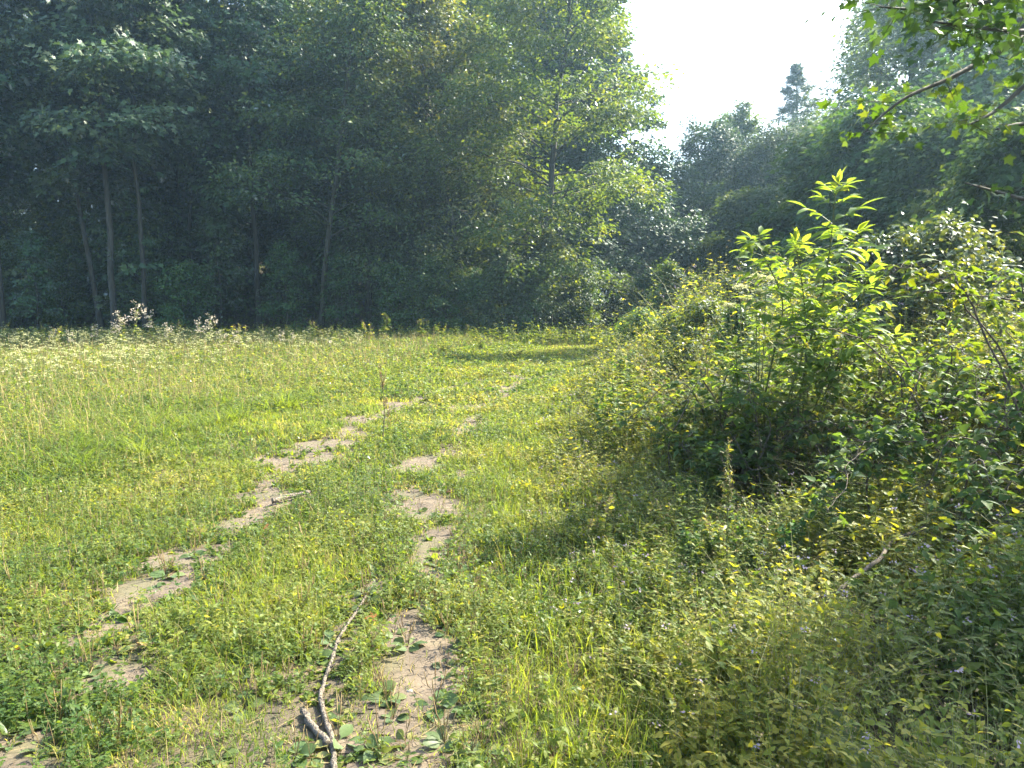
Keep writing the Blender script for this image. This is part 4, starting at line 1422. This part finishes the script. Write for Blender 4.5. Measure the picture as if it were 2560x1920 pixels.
# --- tall single weeds
def weed(label, pts, depth, nl, ls, lmat='herb', smat='stem', side=6, r0=.005, hd=None, name='tall_weed', tpl=None, z0=0):
    gs, gl = Geo(), Geo()
    W = [at(px, py, depth) for px, py in pts]
    W[0][2] = gz(W[0][0], W[0][1])
    n = 16
    L = poly(W, n)
    tube(gs, L, np.linspace(r0, .0018, n), 5, 0, .4)
    gh = Geo()
    H = L[-1][2] - L[0][2]
    for k in range(nl):
        u = rng.uniform(.08, 1)
        q = np.array([np.interp(u * (n - 1), np.arange(n), L[:, c]) for c in range(3)])
        a = rng.uniform(0, 6.283)
        F = np.array([[math.cos(a), math.sin(a), rng.uniform(-.1, .9)]])
        leaves(gl, tpl or L_NARROW, q[None], F, rng.normal(0, .4, (1, 3)) + [0, 0, 1], ls * rng.uniform(.6, 1.2) * (1.2 - .75 * u), 0, rng.random(), 1.3)
    for k in range(side):
        u = rng.uniform(.45, .95)
        q = np.array([np.interp(u * (n - 1), np.arange(n), L[:, c]) for c in range(3)])
        a = rng.uniform(0, 6.283)
        e = q + np.array([math.cos(a) * .3, math.sin(a) * .3, 1.0]) * H * rng.uniform(.08, .2) * (1.2 - .6 * u)
        tube(gs, np.array([q, (q + e) / 2, e]), [r0 * .4, r0 * .35, r0 * .25], 3, 0, .5, False)
        m = 6
        P = q + (e - q) * np.linspace(.3, 1, m)[:, None]
        if hd:
            heads(gh, P, np.full(m, hd), 0, .5, 4, rng, .9)
        leaves(gl, L_NARROW, P, rng.normal(0, 1, (m, 3)) + [0, 0, .5], rng.normal(0, .4, (m, 3)) + [0, 0, 1], ls * .4, 0, rng.random(m), 1.2)
    parts = [('stem', gs, [M[smat]], True), ('leaves', gl, [M[lmat]], False)]
    if hd:
        parts.append(('flower_heads', gh, [M['straw']], False))
    return built(name, label, 'weed', parts, 'tall single weeds', tuple(float(v) for v in L[0]))


weed('tall feathery weed standing up in front of the dark hollow under the elder', [(1572, 1290), (1570, 1150), (1574, 1060), (1568, 965)], 4.05, 46, .085, 'herb', 'stem', 12, .005, .010)
weed('thin upright weed with few leaves standing at the right edge of the track', [(1232, 950), (1230, 900), (1236, 850), (1224, 808)], 8.3, 14, .10, 'nettle', 'stem', 4, .005)
weed('dark dry dock stalk standing between the two ruts', [(826, 968), (830, 900), (828, 850), (822, 790)], 8.4, 6, .06, 'deadleaf', 'cane', 9, .006, .016)
weed('second dark dry stalk close to the dock stalk between the ruts', [(836, 945), (838, 900), (832, 860)], 9.0, 5, .06, 'deadleaf', 'cane', 5, .004, .014)
weed('pale bare bent stem standing among the sunlit weeds left of the elder', [(1535, 850), (1528, 790), (1518, 740), (1522, 715)], 7.0, 3, .05, 'herb', 'straw', 2, .007)
weed('wiry pale runner rising over the shaded weeds on the right', [(2010, 1120), (2000, 1080), (1990, 1060), (1950, 1035)], 3.9, 8, .03, 'herb', 'stem', 3, .003)
weed('leafy dock like weed at the meadow edge right of the middle', [(835, 740), (832, 715), (836, 695), (830, 680)], 25.5, 60, .22, 'herb', 'stem', 14, .012, .03, 'tall_weed', L_OVAL)
weed('bushy pale weed at the meadow edge by the wood corner', [(908, 742), (910, 725), (905, 708), (908, 695)], 25.5, 80, .20, 'herb', 'stem', 16, .012, .03, 'tall_weed', L_OVAL)
weed('grey green weed at the meadow edge right of the bushy pale weed', [(1010, 738), (1012, 722), (1008, 712), (1012, 705)], 26.5, 60, .18, 'herb', 'stem', 12, .010, .03)


# --- weeds that ruffle the meadow edge and the bank
def herb_plant(seed, H, nst, nl, ls, tpl, lmat='herb', hd=0):
    r = np.random.default_rng(seed)
    gs, gl, gh = Geo(), Geo(), Geo()
    for k in range(nst):
        a = r.uniform(0, 6.283)
        d = np.array([math.cos(a), math.sin(a), 0]) * r.uniform(.05, .38)
        h = H * r.uniform(.6, 1)
        L = np.array([d * .1, d * .4 * h + [0, 0, h * .4], d * .8 * h + [0, 0, h * .75], d * h * 1.1 + [0, 0, h]])
        tube(gs, L, [.006, .005, .004, .002], 4, 0, .5, False)
        u = r.uniform(.1, 1, nl) * 3
        Q = np.stack([np.interp(u, np.arange(4), L[:, c]) for c in range(3)], 1)
        az = r.uniform(0, 6.283, nl)
        leaves(gl, tpl, Q, np.stack([np.cos(az), np.sin(az), r.uniform(-.2, .8, nl)], 1), r.normal(0, .4, (nl, 3)) + [0, 0, 1], ls * r.uniform(.5, 1.2, nl) * (1.2 - .2 * u), 0, np.clip(r.normal(.55, .25, nl), 0, 1), 1.1)
        if hd:
            m = 9
            uu = np.linspace(2.2, 3, m)
            Q = np.stack([np.interp(uu, np.arange(4), L[:, c]) for c in range(3)], 1) + r.normal(0, .02, (m, 3))
            heads(gh, Q, np.full(m, hd), 0, .55, 5, r, .9)
    out = [('stems', gs.mesh('herb_stems', M['stem'])), ('leaves', gl.mesh('herb_leaves', M[lmat]))]
    if hd:
        out.append(('seed_heads', gh.mesh('herb_heads', M['straw'])))
    return out


HP = [herb_plant(80, 1.0, 6, 30, .14, L_OVAL, 'nettle', .03), herb_plant(81, .85, 7, 34, .15, L_LANCE, 'nettle', 0), herb_plant(82, 1.1, 5, 30, .13, L_LANCE, 'herb', 0), herb_plant(83, .9, 8, 34, .12, L_HEART, 'vine', 0)]
for i in range(64):
    px, d = rng.uniform(-40, 1240), rng.uniform(20.5, 27)
    x = (px - 1106) / FPX * d
    if x > left_edge(d) - .5:
        continue
    place('meadow_weed', HP[rng.integers(4)], (x, d, float(gz(x, d))), 'leafy weed in the uneven band along the far edge of the meadow', 'weed', 'weeds along the far meadow edge', s=rng.uniform(.5, 1.0))
for i in range(130):
    d = 5.6 + 17 * rng.random() ** 1.2
    x = right_edge(d) + rng.uniform(.7, 4.8) * (.7 + .02 * d)
    if x > .36 * d + .6 and d < 9:
        continue
    place('bank_weed', HP[rng.integers(4)], (x, d, float(gz(x, d)) + .05), 'tall leafy weed on the overgrown bank between the track and the elder', 'weed', 'tall weeds on the overgrown bank', s=rng.uniform(.6, 1.05) * (.8 + .015 * d))


for i in range(75):
    d = rng.uniform(2.6, 5.6)
    x = right_edge(d) + rng.uniform(.25, 2.6)
    if x > .78 * d or math.hypot(x - 1.92, d - 5.5) < .6:
        continue
    place('verge_weed', HP[rng.integers(4)], (x, d, float(gz(x, d))), 'leafy weed in the tangled near verge on the right of the track', 'weed', 'leafy weeds in the near verge', s=rng.uniform(.26, .52))


# --- big dock leaves in the near right corner
def dock(label, px, py, z, n, L, az, val):
    gl = Geo()
    p = gp(px, py, z)
    b = np.array([p[0], p[1], float(gz(p[0], p[1]))])
    a = np.array(az)
    F = np.stack([np.cos(a), np.sin(a), np.full(n, 1.1)], 1)
    leaves(gl, L_DOCK, np.repeat(b[None], n, 0) + [0, 0, .05], F, rng.normal(0, .15, (n, 3)) + [0, -.5, 1], L * rng.uniform(.8, 1.1, n), 0, np.clip(val + rng.normal(0, .1, n), 0, 1), 1.5)
    return built('dock_plant', label, 'weed', [('leaves', gl, [M['plant']], False)], 'docks among the weeds', tuple(b))


dock('large dock leaves lying in deep shade at the lower right corner', 1880, 1640, .1, 2, .30, [2.0, 2.5], .1)
dock('dock with a pale leaf in front of the dark hollow', 1420, 1180, .2, 4, .16, [.6, 2.2, 3.5, 5.0], .9)


# --- fallen leaves and stones
def dead_leaf(label, px, py, z, s, val, cat='leaf'):
    gl = Geo()
    p = gp(px, py, z)
    zz = max(z, float(gz(p[0], p[1])) + .015)
    a = rng.uniform(0, 6.283)
    leaves(gl, L_MAPLE, np.zeros((1, 3)), np.array([[math.cos(a), math.sin(a), .25]]), rng.normal(0, .35, (1, 3)) + [0, -.4, 1], s, 0, val)
    o = link('fallen_leaf', gl.mesh('fallen_leaf', M['deadleaf']), None, (p[0], p[1], zz))
    return tag(o, label, cat, 'dead leaves on the ground')


dead_leaf('orange brown dead leaf caught in the weeds at the lower right', 1692, 1452, .18, .06, .35)
dead_leaf('rusty dead leaf on the ground at the bottom edge right of the track', 1200, 1625, .02, .075, .25)
dead_leaf('pale brown curled leaf at the left border', 12, 1415, .04, .10, .9)
dead_leaf('brown leaf on the left rut in the middle distance', 577, 1140, .01, .08, .3)
dead_leaf('brown leaf lying near the tip of the long branch', 812, 1335, .02, .06, .4)
dead_leaf('tan leaf on the grass left of the left rut', 320, 1390, .03, .07, .95)
dead_leaf('dark curled leaf beside the upper right bare soil', 965, 1062, .02, .10, .05)


def stone(label, px, py, s, seed):
    r = np.random.default_rng(seed)
    bpy_me = Geo()
    n, m = 9, 14
    th = np.linspace(0, math.pi, n)
    ph = np.arange(m) * 2 * math.pi / m
    V_ = []
    for t_ in th:
        for p_ in ph:
            d = np.array([math.sin(t_) * math.cos(p_), math.sin(t_) * math.sin(p_) * .8, math.cos(t_) * .6])
            V_.append(d * s * (.8 + .45 * fbm(np.array([d[0] * 2 + seed]), np.array([d[1] * 2 + d[2] * 3]), 1.2, 3)[0]))
    T_ = []
    for i in range(n - 1):
        for j in range(m):
            a, b, c, d = i * m + j, i * m + (j + 1) % m, (i + 1) * m + (j + 1) % m, (i + 1) * m + j
            T_ += [(a, c, b), (a, d, c)]
    bpy_me.add(V_, T_)
    p = ground_at(px, py)
    o = link('stone', bpy_me.mesh('stone', M['stone'], True), None, (p[0], p[1], p[2] + s * .25))
    return tag(o, label, 'stone', 'stones on the track')


stone('brownish clod of earth on the upper right bare soil', 955, 1055, .045, 3)
stone('small flat stone on the right rut beside the upper bare soil', 985, 1045, .03, 5)
stone('pebble on the foreground bare soil right of the long branch', 885, 1490, .014, 7)

# ------------------------------------------------------------------ the blue summer air of the clearing
def haze_box(dens, aniso, col):
    m = bpy.data.materials.new('haze_air')
    m.use_nodes = True
    n, l = m.node_tree.nodes, m.node_tree.links
    n.clear()
    out = n.new('ShaderNodeOutputMaterial')
    pv = n.new('ShaderNodeVolumePrincipled')
    pv.inputs['Color'].default_value = (*col, 1)
    pv.inputs['Density'].default_value = dens
    pv.inputs['Anisotropy'].default_value = aniso
    l.new(pv.outputs[0], out.inputs['Volume'])
    x0, x1, y0, y1, z0, z1 = -505, 505, -65, 905, -3.0, 75.0
    v = [(x, y, z) for x in (x0, x1) for y in (y0, y1) for z in (z0, z1)]
    f = [(0, 1, 3, 2), (4, 6, 7, 5), (0, 4, 5, 1), (2, 3, 7, 6), (0, 2, 6, 4), (1, 5, 7, 3)]
    me = bpy.data.meshes.new('haze')
    me.from_pydata(v, [], f)
    me.materials.append(m)
    o = link('haze', me)
    tag(o, 'thin bluish sunlit air filling the clearing', 'haze', None, 'stuff')


haze_box(0.0010, 0.6, (.46, .74, 1.0))
